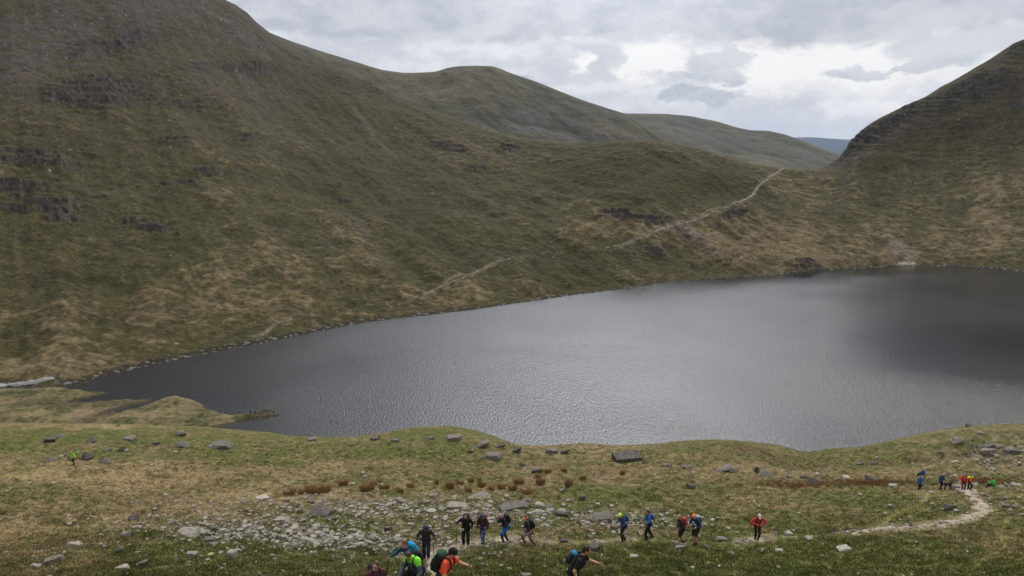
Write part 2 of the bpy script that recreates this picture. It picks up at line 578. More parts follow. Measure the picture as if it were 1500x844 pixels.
# ------------------------------------------------------------------ the fellside across the tarn
SHORE = [(-600, 590), (-300, 575), (-100, 568), (0, 566), (60, 567), (105, 566), (140, 555), (200, 540), (270, 525), (330, 513), (400, 500), (470, 485), (540, 472), (600, 465),
         (700, 453), (800, 438), (900, 425), (1000, 412), (1060, 408), (1130, 403), (1200, 397), (1280, 392), (1350, 390), (1440, 392), (1500, 398), (1600, 410), (1800, 440), (2300, 520)]
RIDGE = [(-700, -170, 1350), (-300, -150, 1350), (0, -95, 1350), (150, -60, 1400), (250, -28, 1450), (320, 0, 1500), (345, 13, 1500), (362, 24, 1500), (375, 37, 1495), (400, 56, 1480), (430, 76, 1450), (480, 96, 1400),
         (520, 112, 1360), (545, 122, 1340), (568, 138, 1310), (600, 148, 1270), (650, 167, 1210), (700, 185, 1140), (745, 199, 1080), (790, 206, 1030), (830, 209, 990), (870, 209, 960), (910, 207, 930), (950, 206, 915),
         (985, 210, 915), (1020, 217, 920), (1060, 229, 930), (1100, 240, 940), (1140, 246, 950), (1185, 249, 955), (1200, 247, 960), (1212, 241, 965), (1225, 235, 970), (1238, 221, 975),
         (1245, 209, 980), (1262, 191, 990), (1275, 181, 995), (1290, 172, 1000), (1320, 158, 1010), (1355, 143, 1020), (1378, 128, 1030), (1392, 121, 1035), (1420, 105, 1045), (1450, 87, 1055), (1472, 73, 1060), (1486, 64, 1065), (1500, 59, 1070),
         (1540, 40, 1080), (1650, -10, 1100), (1800, -60, 1120), (2300, -150, 1150)]
AZL = np.linspace(R(-45), R(45), 1650)
NRL = 640


def fell(shore, ridge, mids, behind, AZ, nr, base_z=None):
    sh = dens(np.array(shore, float), 15)
    if sh.shape[1] == 2:
        r0, z0 = curve_by_az(on_lake(sh[:, 0], sh[:, 1]), AZ)
    else:
        r0, z0 = curve_by_az(P(sh[:, 0], sh[:, 1], sh[:, 2]), AZ)
    rd = np.array(ridge, float)
    rd = np.stack([np.interp(np.arange(rd[0, 0], rd[-1, 0], 6), rd[:, 0], rd[:, k]) for k in range(3)], -1)
    r1, z1 = curve_by_az(P(rd[:, 0], rd[:, 1], rd[:, 2]), AZ)
    md = np.array(mids, float)
    azm = np.arctan((md[:, 0] - CX) / F)
    tm, zm = np.interp(AZ, azm, md[:, 1]), np.interp(AZ, azm, md[:, 2])
    T = np.concatenate([np.linspace(-0.12, 0, 14, endpoint=False), np.linspace(0, 1, nr - 44, endpoint=False), 1 + np.linspace(0, 1, 30) ** 1.5])
    Rr = np.zeros((len(T), len(AZ)))
    Z = np.zeros_like(Rr)
    inside = (T >= 0) & (T <= 1)
    for j in range(len(AZ)):
        L = r1[j] - r0[j]
        r = np.where(T < 0, r0[j] + T * L * 0.6, np.where(T <= 1, r0[j] * (r1[j] / r0[j]) ** np.clip(T, 0, 1), r1[j] + (T - 1) * behind[0]))
        xk = np.array([r0[j] - 0.3 * L, r0[j], r0[j] + 12, r0[j] + tm[j] * L, r1[j], r1[j] + 0.07 * behind[0], r1[j] + behind[0] * 1.01])
        dz_ = z1[j] - z0[j]
        yk = np.array([z0[j] - 0.035 * L, z0[j], z0[j] + min(2.2, 0.2 * dz_), z0[j] + zm[j] * dz_, z1[j], z1[j] - 0.05 * behind[1], z1[j] - behind[1]])
        Rr[:, j] = r
        Z[:, j] = pchip(xk, yk, r)
    return T, Rr, Z, r0, r1


TL, RL, ZL, r0L, r1L = fell(SHORE, RIDGE, [(-400, .5, .46), (200, .5, .46), (600, .5, .47), (800, .5, .52), (950, .5, .60), (1100, .5, .62), (1200, .5, .62), (1260, .5, .46), (1350, .46, .36), (1500, .44, .32), (2000, .44, .32)],
                            (900, 190), AZL, NRL)
XL = RL * np.sin(AZL)[None]
YL = RL * np.cos(AZL)[None]
UL, VL, DL = project(np.stack([XL, YL, ZL], -1))
tl = (smooth(0, 0.06, TL) * (0.06 + 0.94 * smooth(1.0, 0.86, TL)))[:, None]
tl = np.where(TL[:, None] > 1, 0.06, tl)
# fall line of the left fell runs to the right and towards the viewer; the right fell's to the left
wr = smooth(1120, 1290, UL)
fa, fb = (0.50, -0.87), (-0.45, -0.89)


def along(cs, cl, o, sd_):
    a = fbm((XL * -fa[1] + YL * fa[0]) / cs, (XL * fa[0] + YL * fa[1]) / cl, o, sd_)
    b_ = fbm((XL * -fb[1] + YL * fb[0]) / cs, (XL * fb[0] + YL * fb[1]) / cl, o, sd_ + 5)
    return a * (1 - wr) + b_ * wr


gul = along(34, 260, 4, 41)
und = fbm(XL / 190, YL / 190, 4, 42)
mid_ = fbm(XL / 46, YL / 46, 4, 43)
fin = fbm(XL / 11, YL / 11, 4, 44)
CRAGS = [(40, 228, 70, 14, -8), (60, 300, 70, 16, -4), (215, 327, 42, 13, 6), (90, 322, 30, 12, 5), (150, 130, 90, 24, -6), (135, 145, 50, 16, 8), (370, 100, 42, 8, 4), (340, 104, 50, 8, 2), (270, 150, 44, 9, 0), (500, 293, 16, 5, 0),
         (365, 207, 14, 5, -5), (555, 130, 30, 6, 30), (180, 62, 90, 14, -8), (250, 210, 30, 7, 0), (20, 275, 60, 10, -6), (90, 240, 40, 7, 0), (260, 265, 34, 6, 0), (305, 252, 22, 5, 0),
         (1255, 205, 30, 16, -50), (1290, 190, 40, 10, -35), (1330, 165, 40, 8, -25), (1430, 130, 50, 14, -20), (1490, 70, 26, 12, -30), (1400, 150, 50, 8, -20), (655, 218, 32, 9, 12), (1180, 394, 26, 4, 0), (745, 217, 20, 5, 0), (700, 250, 18, 5, 0),
         (958, 368, 14, 5, 10), (935, 320, 40, 6, 4), (905, 315, 30, 6, 0), (1075, 318, 20, 5, -20), (560, 62, 0.1, 0.1, 0), (1230, 225, 22, 10, -50)]
crag = sum(ell(UL, VL, *c) for c in CRAGS)
led = ridged(XL / 60, ZL / 7 + XL / 90, 4, 45)
crag_on = np.clip(crag, 0, 1.2) * smooth(0.25, 0.62, led + 0.35 * fin)
vf = fbm(XL / 4.5, YL / 4.5, 3, 48)
ZL += tl * (10.0 * und + 6.0 * gul + 3.4 * mid_ + 1.3 * fin + 0.5 * vf + 3.0 * crag_on * (0.6 + led) + 3.2 * np.clip(crag, 0, 1) * ridged(XL / 12, YL / 12, 4, 47))
# rock steps: the slope breaks into risers and ledges where the crags are
zw = ZL + 5 * fbm(XL / 45, YL / 45, 3, 49) + 2.2 * vf
hs_ = 5.0
fr = zw / hs_ - np.floor(zw / hs_)
stepz = hs_ * (np.floor(zw / hs_) + smooth(0.62, 0.98, fr)) - zw
cmask = smooth(0.24, 0.66, crag + 0.75 * fin + 0.3 * mid_ + 0.3 * vf) * np.clip(crag * 2.5, 0, 1)
rough_up = smooth(380, 120, VL) * smooth(900, 500, UL) * smooth(0.10, 0.38, fbm(XL / 70, YL / 70, 4, 53)) * 0.8 + smooth(1215, 1300, UL) * smooth(300, 200, VL) * smooth(0.05, 0.35, fbm(XL / 50, YL / 50, 4, 54)) * 0.8
ZL += tl * np.maximum(cmask, rough_up * 0.45) * stepz * 0.8
# knolls, the hollow of the pass, the slumped bank
ZL += 5 * ell(UL, VL, 1040, 262, 90, 16, 8) * tl - 4 * ell(UL, VL, 1225, 300, 26, 40, 20) * tl
shm = smooth(0.0, 0.035, TL)[:, None] * smooth(0.16, 0.03, TL)[:, None]
ZL += shm * 0.8 * ridged(XL / 14, YL / 14, 3, 46)


P3 = np.stack([XL, YL, ZL], -1)
e1_, e2_ = np.gradient(P3, axis=1), np.gradient(P3, axis=0)
nn = np.cross(e1_, e2_)
NZ = np.abs(nn[..., 2]) / (np.linalg.norm(nn, axis=-1) + 1e-9)
del P3, e1_, e2_, nn


def fell_z(x, y):
    a = np.clip((np.arctan2(x, y) - AZL[0]) / (AZL[1] - AZL[0]), 0, len(AZL) - 1.001)
    r = np.hypot(x, y)
    j = a.astype(int)
    s = a - j
    out = 0
    for jj, ws in ((j, 1 - s), (j + 1, s)):
        # rows are geometric between the shore and the ridge
        t = np.where(r < r0L[jj], (r - r0L[jj]) / ((r1L[jj] - r0L[jj]) * 0.6), np.log(np.maximum(r, 1) / r0L[jj]) / np.log(r1L[jj] / r0L[jj]))
        i = np.clip(np.searchsorted(TL, t) - 1, 0, len(TL) - 2)
        q = np.clip((t - TL[i]) / (TL[i + 1] - TL[i]), 0, 1)
        out = out + ws * (ZL[i, jj] * (1 - q) + ZL[i + 1, jj] * q)
    return out


def fell_hit(px, py):
    return hit(px, py, fell_z, 300, 1600, 1600)


PATH_FELL = [(1152, 244, 2.2), (1138, 253, 2.2), (1122, 264, 2.4), (1110, 275, 2.8), (1102, 286, 2.8), (1090, 293, 2.6), (1070, 301, 1.6), (1050, 309, 2.0), (1030, 318, 2.4), (1000, 328, 2.6), (985, 331, 3.2), (970, 335, 2.8),
             (950, 345, 2.2), (930, 352, 2.2), (900, 361, 2.0), (850, 368, 0.9), (800, 372, 0.9), (770, 375, 1.0), (735, 382, 1.9), (712, 391, 2.2), (690, 402, 2.4), (665, 412, 2.4), (640, 423, 2.4), (622, 431, 2.0), (590, 438, 1.0), (560, 443, 1.0), (520, 452, 1.0), (480, 460, 1.0),
             (450, 465, 1.0), (425, 469, 1.3), (405, 474, 1.6), (388, 488, 1.8), (370, 493, 1.2), (345, 494, 1.0), (322, 490, 1.4)]


def fell_albedo():
    U, V = UL, VL
    G = np.array((0.039, 0.0375, 0.0115))
    O = np.array((0.053, 0.048, 0.019))
    T = np.array((0.101, 0.080, 0.042))
    W = np.array((0.140, 0.115, 0.068))
    H = np.array((0.030, 0.022, 0.014))
    ROCK = np.array((0.040, 0.036, 0.034))
    SCREE = np.array((0.060, 0.048, 0.044))
    n = 0.26 + 0.45 * und + 0.45 * mid_ + 0.50 * fin + 0.45 * gul + 0.35 * vf
    up = smooth(330, 60, V) * smooth(1100, 700, U)
    n += 0.30 * ell(U, V, 170, 480, 280, 60, -10) + 0.34 * ell(U, V, 60, 540, 160, 26) + 0.22 * ell(U, V, 300, 430, 200, 40) + 0.45 * ell(U, V, 680, 435, 90, 24, -12)
    n += 0.45 * ell(U, V, 1130, 370, 170, 34, 4) + 0.40 * ell(U, V, 1350, 300, 230, 50) + 0.40 * ell(U, V, 1180, 275, 70, 18, 10) + 0.25 * ell(U, V, 880, 335, 110, 30) + 0.25 * ell(U, V, 700, 220, 110, 16, 12)
    n += 0.2 * ell(U, V, 1450, 360, 130, 30) + 0.15 * ell(U, V, 560, 360, 80, 60, 50)
    n -= 0.30 * ell(U, V, 620, 330, 190, 70, 15) + 0.32 * ell(U, V, 960, 265, 150, 34, 10) + 0.35 * ell(U, V, 850, 395, 70, 30, -10) + 0.25 * ell(U, V, 1340, 190, 170, 50, -30) + 0.2 * ell(U, V, 520, 200, 120, 70, 35)
    n -= 0.3 * ell(U, V, 1225, 310, 26, 45, 20) + 0.2 * ell(U, V, 1390, 300, 24, 60)
    c = lerp3(np.broadcast_to(G, U.shape + (3,)), O, smooth(0.08, 0.34, n))
    c = lerp3(c, T, smooth(0.42, 0.74, n))
    c = lerp3(c, W, 0.9 * smooth(0.62, 1.1, n + 0.3 * fin))
    # pale strips of dry grass following the fall line
    st = smooth(0.18, 0.5, along(9, 150, 3, 51)) * smooth(-0.1, 0.35, fbm(XL / 120, YL / 120, 2, 52))
    c = lerp3(c, T, 0.4 * st)
    # heather and bilberry, high and at the right
    hz = up * 0.55 + 0.65 * smooth(1215, 1300, U) * smooth(285, 215, V) + 0.5 * ell(U, V, 210, 455, 70, 20) + 0.4 * ell(U, V, 1230, 305, 22, 40, 15) + 0.3 * ell(U, V, 90, 400, 90, 20)
    c = lerp3(c, H, np.clip(hz * smooth(-0.30, 0.30, mid_ + 0.5 * fin + 0.3 * gul), 0, 0.85))
    # scree chutes
    sc = 1.3 * ell(U, V, 190, 30, 210, 45, -12) + 1.1 * ell(U, V, 60, 70, 90, 60, -40) + 0.8 * ell(U, V, 430, 80, 48, 12, 28) + 0.8 * ell(U, V, 330, 55, 70, 14, 8) + 0.7 * ell(U, V, 290, 130, 25, 40, 20) + 0.5 * ell(U, V, 380, 150, 90, 30, 30)
    sc += 1.2 * ell(U, V, 1275, 222, 46, 6, -36) + 1.0 * ell(U, V, 1235, 240, 40, 6, -20) + 0.7 * ell(U, V, 470, 360, 24, 5) + 0.6 * ell(U, V, 690, 372, 24, 6) + 0.5 * ell(U, V, 1330, 170, 70, 22, -28)
    sc += 0.4 * ell(U, V, 1040, 375, 30, 8, 35) + 0.9 * ell(U, V, 960, 369, 16, 5)
    c = lerp3(c, SCREE, np.clip(sc * smooth(-0.15, 0.35, fin + 0.5 * gul + 0.3 * mid_ + 0.15), 0, 0.92))
    for pl, wd, a in (([(520, 160), (535, 185), (560, 212), (580, 232)], 3.0, .9), ([(500, 305), (530, 340), (555, 375), (570, 392)], 3.5, .5), ([(650, 230), (690, 268), (730, 312)], 2.0, .45), ([(632, 222), (664, 250), (700, 286)], 2.0, .45),
                      ([(285, 5), (300, 14), (330, 30), (352, 42), (335, 60)], 1.6, .9), ([(330, 25), (370, 70), (395, 85)], 3.0, .8), ([(985, 332), (1010, 345), (1030, 358)], 6, .9), ([(220, 110), (280, 190), (300, 210)], 3, .3)):
        c = lerp3(c, SCREE * 1.3, 0.85 * a * smooth(0.9, 0.1, fin + vf) * smooth(wd * 1.8, wd * 0.4, seg_dist(U, V, pl) + wd * fin))
    fan = 1.2 * ell(U, V, 1006, 343, 26, 5, 38) + 0.9 * ell(U, V, 975, 333, 22, 5) + 0.5 * ell(U, V, 1034, 366, 22, 5, 38) + 0.7 * ell(U, V, 960, 369, 15, 4)
    c = lerp3(c, np.array((0.15, 0.134, 0.116)), np.clip(fan * smooth(0.0, 0.4, fin + vf), 0, 0.75))
    PA = np.array(PATH_FELL)[:, :2]
    dpf = np.minimum(np.minimum(seg_dist(U, V, PA[:15]), seg_dist(U, V, PA[18:24])), seg_dist(U, V, PA[29:33]))
    c = lerp3(c, np.array((0.15, 0.128, 0.10)), 0.55 * smooth(4.0, 0.8, dpf + 3.0 * fin + 2 * vf))
    # dark line of an old trod across the slope
    c = lerp3(c, H * 0.8, 0.65 * smooth(2.0, 0.6, seg_dist(U, V, [(555, 316), (620, 309), (690, 303), (800, 292), (900, 286), (1000, 282), (1110, 272)]) + 0.8 * fin))
    # slumped bank
    sl = smooth(1.15, 0.85, np.sqrt(((U - 1322 - (V - 372) * 0.55) / 17) ** 2 + ((V - 372) / 18) ** 2) + 0.5 * fin)
    c = lerp3(c, np.array((0.115, 0.096, 0.08)) * (1 + 0.5 * vf)[..., None], 0.9 * sl)
    c = lerp3(c, np.array((0.32, 0.29, 0.25)), 0.9 * smooth(1.0, 0.5, np.sqrt(((U - 1328) / 16) ** 2 + ((V - 387.5) / 2.2) ** 2)))
    c = lerp3(c, ROCK * (1.1 + 0.7 * vf)[..., None], np.clip(1.1 * crag_on * smooth(-0.15, 0.25, vf + fin), 0, 0.75))
    rk = 1.15 + np.clip(0.9 * fbm(XL / 6 + YL / 9, ZL / 3, 3, 60) + 0.4 * vf, -.6, 1.4)
    c = lerp3(c, (ROCK * 1.25) * rk[..., None], 0.82 * smooth(0.76, 0.60, NZ + 0.22 * vf + 0.18 * fin) * (TL[:, None] > 0.03))
    c = c * (1 + 0.30 * np.clip(vf + 0.6 * pn(XL / 1.7, YL / 1.7, 58), -1, 1.3))[..., None]
    c = c * np.array((0.93, 0.895, 0.82))
    # scattered pale stones
    c = lerp3(c, np.array((0.30, 0.28, 0.26)), 0.8 * smooth(0.67, 0.76, fbm(XL / 3.2, YL / 3.2, 2, 57) + 0.06 * sc))
    # bank's dark reflection painted along the water's edge, with pale stones over it
    e = smooth(0.013, 0.008, TL)[:, None] * smooth(-0.45, -0.1, fin)
    c = lerp3(c, np.array((0.020, 0.016, 0.013)), np.clip(0.85 * e, 0, 1))
    c = lerp3(c, np.array((0.16, 0.15, 0.13)), np.clip(e * smooth(0.25, 0.45, pn(XL / 2.3, YL / 2.3, 59)), 0, 0.8))
    return c


fo = obj('fellside', mesh_np('fellside', np.stack([XL, YL, ZL], -1), grid_faces(*XL.shape)[:, ::-1], M_FELL, True, {'albedo': ('FLOAT_COLOR', rgba(fell_albedo()))}))
tag(fo, kind='structure')


# ------------------------------------------------------------------ fells behind
def far_fell(name, base, ridge, mids, behind, amp, lam, cols, seed, az0, az1, nc, nr, mat, streak=True):
    A = np.linspace(R(az0), R(az1), nc)
    T, Rr, Z, r0, r1 = fell(base, ridge, mids, behind, A, nr)
    X, Y = Rr * np.sin(A), Rr * np.cos(A)
    U, V, D = project(np.stack([X, Y, Z], -1))
    al_, ac_ = X * 0.55 - Y * 0.83, X * 0.83 + Y * 0.55
    g = fbm(ac_ / lam, al_ / (lam * 6), 4, seed)
    m = fbm(X / lam, Y / lam, 5, seed + 7)
    b = fbm(X / (lam * 4), Y / (lam * 4), 3, seed + 9)
    tp = smooth(1.0, 0.85, T)[:, None] * 0.95 + 0.05
    Z = Z + tp * amp * (0.8 * g + 0.6 * m + 1.5 * b)
    f = 0.45 + 0.5 * g + 0.45 * m + 0.5 * b
    c = lerp3(np.broadcast_to(np.array(cols[0]), X.shape + (3,)), np.array(cols[1]), smooth(0.1, 0.5, f))
    c = lerp3(c, np.array(cols[2]), smooth(0.42, 0.95, f))
    return X, Y, Z, U, V, T, g, m, b, c


MB = [(330, 10, 2300), (380, 42, 2300), (420, 59, 2300), (460, 73, 2300), (500, 85, 2300), (535, 96, 2300), (560, 103, 2300), (590, 107, 2300), (615, 107.5, 2300), (640, 105, 2300), (652, 101, 2300), (668, 98, 2300), (700, 97, 2300), (722, 98, 2300), (740, 105, 2300),
      (770, 115, 2290), (800, 126, 2270), (830, 138, 2250), (860, 149, 2220), (890, 159, 2200), (920, 168, 2170), (940, 180, 2150), (965, 197, 2100), (1000, 215, 2050), (1040, 235, 2000), (1100, 262, 2000), (1200, 300, 2000)]
X, Y, Z, U, V, T, g, m_, b_, c = far_fell('middle_fell', [(300, 290, 1480), (700, 290, 1480), (1200, 310, 1480)], MB, [(0, .5, .5), (1500, .5, .5)], (1200, 300), 9, 55,
                                         ((0.038, 0.039, 0.022), (0.060, 0.056, 0.033), (0.095, 0.080, 0.049)), 61, -20, 21, 900, 260, M_FAR)
sc = 1.0 * ell(U, V, 840, 190, 90, 14, 22) + 0.8 * ell(U, V, 770, 185, 50, 14, 12) + 0.6 * ell(U, V, 730, 170, 24, 8) + 0.6 * ell(U, V, 560, 130, 20, 10, 30) + 0.6 * ell(U, V, 900, 170, 50, 10, 25)
c = lerp3(c, np.array((0.070, 0.064, 0.063)), np.clip(sc * smooth(-0.2, 0.3, m_ + g), 0, 0.9))
c = lerp3(c, np.array((0.115, 0.092, 0.058)), 0.6 * ell(U, V, 660, 125, 60, 14) + 0.3 * ell(U, V, 600, 130, 110, 20, 10))
tag(obj('middle_fell', mesh_np('middle_fell', np.stack([X, Y, Z], -1), grid_faces(*X.shape)[:, ::-1], M_FAR, True, {'albedo': ('FLOAT_COLOR', rgba(c))})), kind='structure')

MC = [(820, 160, 3900), (870, 163, 3900), (920, 166.5, 3900), (975, 167, 3900), (1010, 170, 3900), (1050, 178, 3850), (1080, 187, 3800), (1100, 191, 3750), (1125, 191.5, 3700), (1150, 197, 3650), (1180, 208, 3600), (1200, 217, 3550), (1225, 225, 3500), (1250, 236, 3450), (1300, 262, 3400), (1400, 300, 3400)]
X, Y, Z, U, V, T, g, m_, b_, c = far_fell('far_fell', [(800, 290, 2500), (1100, 290, 2500), (1400, 320, 2500)], MC, [(0, .5, .5), (1500, .5, .5)], (2000, 420), 10, 80,
                                         ((0.046, 0.047, 0.027), (0.070, 0.065, 0.038), (0.105, 0.088, 0.053)), 81, 2, 30, 600, 160, M_FAR)
sc = ell(U, V, 1130, 222, 110, 9, 12) + 0.6 * ell(U, V, 1050, 200, 80, 8, 12)
c = lerp3(c, np.array((0.072, 0.067, 0.066)), np.clip(sc * smooth(-0.2, 0.3, m_ + g), 0, 0.9))
tag(obj('far_fell', mesh_np('far_fell', np.stack([X, Y, Z], -1), grid_faces(*X.shape)[:, ::-1], M_FAR, True, {'albedo': ('FLOAT_COLOR', rgba(c))})), kind='structure')

MD = [(900, 206, 19000), (1100, 203, 19000), (1165, 201.5, 19000), (1190, 201, 19000), (1215, 203, 18800), (1240, 204.5, 18500), (1275, 205.5, 18500), (1400, 203, 18500), (1600, 206, 18500)]
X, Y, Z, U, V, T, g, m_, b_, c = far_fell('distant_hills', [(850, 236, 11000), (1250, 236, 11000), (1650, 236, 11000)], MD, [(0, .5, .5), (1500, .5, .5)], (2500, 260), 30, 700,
                                         ((0.028, 0.036, 0.042), (0.040, 0.048, 0.050), (0.06, 0.066, 0.06)), 91, 6, 34, 300, 80, M_FAR)  # blue of the distant haze put into these hill colours
tag(obj('distant_hills', mesh_np('distant_hills', np.stack([X, Y, Z], -1), grid_faces(*X.shape)[:, ::-1], M_FAR, True, {'albedo': ('FLOAT_COLOR', rgba(c))})), kind='structure')

# ground sheet: bed of the tarn, then the valleys beyond
A = np.linspace(-math.pi, math.pi, 181)
Rg = np.array([0, 200, 700, 1400, 2500, 4000, 7000, 12000, 21000.])
Zg = np.array([-6, -6, -6, -60, -200, -330, -380, -400, -400.])
Xg, Yg = Rg[:, None] * np.sin(A), Rg[:, None] * np.cos(A)
cg = np.broadcast_to(np.array((0.05, 0.055, 0.03)), Xg.shape + (3,))
tag(obj('ground', mesh_np('ground', np.stack([Xg, Yg, np.broadcast_to(Zg[:, None], Xg.shape)], -1), grid_faces(*Xg.shape)[:, ::-1], M_FAR, True, {'albedo': ('FLOAT_COLOR', rgba(cg))})), kind='structure')

# ------------------------------------------------------------------ water
mw = bpy.data.materials.new('tarn_water')
mw.use_nodes = True
t = NT(mw.node_tree)
b = t.n['Principled BSDF']
b.inputs['Base Color'].default_value = (0.010, 0.011, 0.013, 1)
b.inputs['IOR'].default_value = 1.333
co = t.new('ShaderNodeTexCoord').outputs['Object']
mp = t.new('ShaderNodeMapping')
mp.inputs['Scale'].default_value = (1.0, 0.75, 1)
mp.inputs['Rotation'].default_value = (0, 0, 0.4)
t.l.new(co, mp.inputs[0])
r1_ = t.noise(mp.outputs[0], 0.9, 4, 0.7)
mp2 = t.new('ShaderNodeMapping')
mp2.inputs['Scale'].default_value = (1.5, 0.42, 1)
mp2.inputs['Rotation'].default_value = (0, 0, 0.12)
t.l.new(co, mp2.inputs[0])
r2_ = t.noise(mp2.outputs[0], 1.0, 3, 0.6)
gust = t.noise(co, 0.010, 3, 0.5, 0.6)
calm = t.new('ShaderNodeAttribute', attribute_name='calm').outputs['Fac']
bp = t.new('ShaderNodeBump')
bp.inputs['Strength'].default_value = 1.0
t.put(bp.inputs['Strength'], t.m('MULTIPLY', t.rng(calm, 0, 1, 0.9, 0.15), t.rng(gust, 0.36, 0.64, 0.68, 1.0)))
bp.inputs['Distance'].default_value = 0.24
t.put(bp.inputs['Height'], t.m('ADD', t.m('MULTIPLY', r1_, 0.7), t.m('MULTIPLY', r2_, 1.5)))
t.put(b.inputs['Normal'], bp.outputs[0])
t.put(b.inputs['Roughness'], t.m('MULTIPLY', t.rng(gust, 0.35, 0.65, 0.13, 0.20), t.rng(calm, 0, 1, 1.0, 0.25)))
lw = np.array([(-420, 150, 0), (700, 150, 0), (800, 760, 0), (-420, 760, 0)], float)
gx, gy = np.meshgrid(np.linspace(-420, 800, 260), np.linspace(140, 780, 180))
so = on_lake(*dens(np.array(SHORE, float), 15).T)[:, :2]
cd_ = seg_dist(gx, gy, so) + 16 * fbm(gx / 40, gy / 40, 3, 99)
lee = smooth(-60, 260, gx)                        # the bank shelters a strip of flat water
hu_, hv_, _ = project(np.stack([gx, gy, gx * 0], -1))
slick = 0.40 * ell(hu_, hv_, 1480, 508, 130, 34, 4) + 0.46 * smooth(1190, 1340, hu_ + 30 * fbm(gx / 60, gy / 60, 3, 98)) * smooth(600, 470, hv_) + 0.8 * smooth(470, 180, hu_ + 40 * fbm(gx / 50, gy / 50, 3, 97))
tag(obj('tarn_water', mesh_np('tarn_water', np.stack([gx, gy, gx * 0], -1), grid_faces(180, 260), mw, True, {'calm': ('FLOAT', np.clip(np.maximum(0.8 * smooth(62, 14, cd_) * lee, slick), 0, 1))})), kind='structure')

# low ground and spit at the outflow
PEN = [(-420, 572), (-150, 571), (0, 570), (60, 568.5), (105, 570), (130, 573), (160, 575), (146, 580), (122, 585), (102, 591), (150, 588), (185, 585), (224, 586), (205, 592), (172, 601), (148, 606), (178, 603), (212, 594),
       (236, 587), (270, 585), (295, 590), (304, 598), (322, 604), (342, 608), (365, 606.5), (386, 603), (404, 604), (408, 607), (396, 612), (370, 616), (345, 620), (320, 626), (290, 645), (-420, 690)]
pw = on_lake(np.array(PEN, float)[:, 0], np.array(PEN, float)[:, 1])[:, :2]
gx, gy = np.meshgrid(np.arange(-330, -60, 0.55), np.arange(235, 392, 0.7))
gu, gv, _ = project(np.stack([gx, gy, gx * 0], -1))


def inside(x, y, poly):
    c = np.zeros(x.shape, bool)
    n = len(poly)
    for i in range(n):
        (x0, y0), (x1, y1) = poly[i], poly[(i + 1) % n]
        q = ((y0 > y) != (y1 > y)) & (x < (x1 - x0) * (y - y0) / (y1 - y0 + 1e-12) + x0)
        c ^= q
    return c


sdf = seg_dist(gx, gy, np.concatenate([pw, pw[:1]])) * np.where(inside(gx, gy, pw), 1, -1)
sdf = sdf + 1.6 * fbm(gx / 7, gy / 7, 3, 71)
hz = np.where(sdf > 0, 0.55 * smooth(0, 2.0, sdf) + 0.7 * smooth(1, 14, sdf), 0.25 * sdf)
hz = np.maximum(hz, -2.0)
lnd = smooth(0, 4, sdf)
hz = hz + lnd * (1.25 * fbm(gx / 9, gy / 9, 3, 72) + 0.35 * ridged(gx / 2.6, gy / 2.6, 2, 73) + 0.9 * ell(gu, gv, 300, 612, 60, 4) + 0.5 * ell(gu, gv, 395, 604, 9, 3) * ridged(gx / 1.5, gy / 1.5, 2, 77) + 1.6 * ell(gu, gv, 262, 594, 38, 9) + 1.0 * ell(gu, gv, 392, 606, 14, 4) + 0.7 * ell(gu, gv, 60, 578, 70, 8))
nb = fbm(gx / 9, gy / 9, 3, 75)
ns = fbm(gx / 2, gy / 2, 3, 76)
dq = 0.36 + 1.0 * nb + 0.9 * ns + 0.5 * ell(gu, gv, 80, 612, 200, 7) + 0.3 * ell(gu, gv, 220, 598, 60, 6)
cpn = lerp3(np.broadcast_to(np.array((0.045, 0.048, 0.018)), gx.shape + (3,)), np.array((0.10, 0.088, 0.042)), smooth(0.0, 0.45, dq))
cpn = lerp3(cpn, np.array((0.17, 0.13, 0.07)), smooth(0.4, 1.0, dq))
cpn = lerp3(cpn, np.array((0.045, 0.033, 0.022)), 0.9 * smooth(2.4, 0.6, sdf + 1.2 * ns))
cpn = lerp3(cpn, np.array((0.055, 0.042, 0.028)), np.clip(0.8 * ell(gu, gv, 160, 606, 60, 6, -20) + 0.6 * ell(gu, gv, 90, 596, 50, 4) + 1.0 * ell(gu, gv, 390, 607, 22, 3.5, -6), 0, 0.9))
po = obj('low_shore_ground', mesh_np('low_shore_ground', np.stack([gx, gy, hz], -1), grid_faces(*gx.shape), ground_mat('shore_grass', 1.6, 0.4, 0.5, 0.35, 0.3), True, {'albedo': ('FLOAT_COLOR', rgba(cpn))}))
tag(po, kind='structure')


def pen_z(x, y):
    i = np.clip((y - 235) / 0.7, 0, gx.shape[0] - 1).astype(int)
    j = np.clip((x + 330) / 0.55, 0, gx.shape[1] - 1).astype(int)
    return hz[i, j]


# ------------------------------------------------------------------ paths
def simple_mat(name, col, rough=0.85, var=0.25, scale=30.0, spec=0.25, bump=0.0, rnd=0.0, coord='Object'):
    m = bpy.data.materials.new(name)
    m.use_nodes = True
    t = NT(m.node_tree)
    b = t.n['Principled BSDF']
    co = t.new('ShaderNodeTexCoord').outputs[coord]
    n = t.noise(co, scale, 4, 0.6)
    f = t.rng(n, 0.25, 0.75, 1 - var, 1 + var)
    if rnd:
        oi = t.new('ShaderNodeObjectInfo').outputs['Random']
        f = t.m('MULTIPLY', f, t.rng(oi, 0, 1, 1 - rnd, 1 + rnd))
    hs = t.new('ShaderNodeHueSaturation')
    hs.inputs['Color'].default_value = (*col, 1)
    t.put(hs.inputs['Value'], f)
    t.put(b.inputs['Base Color'], hs.outputs[0])
    b.inputs['Roughness'].default_value = rough
    b.inputs['Specular IOR Level'].default_value = spec
    if bump:
        bp = t.new('ShaderNodeBump')
        bp.inputs['Strength'].default_value = bump
        bp.inputs['Distance'].default_value = 0.05
        t.put(bp.inputs['Height'], n)
        t.put(b.inputs['Normal'], bp.outputs[0])
    return m


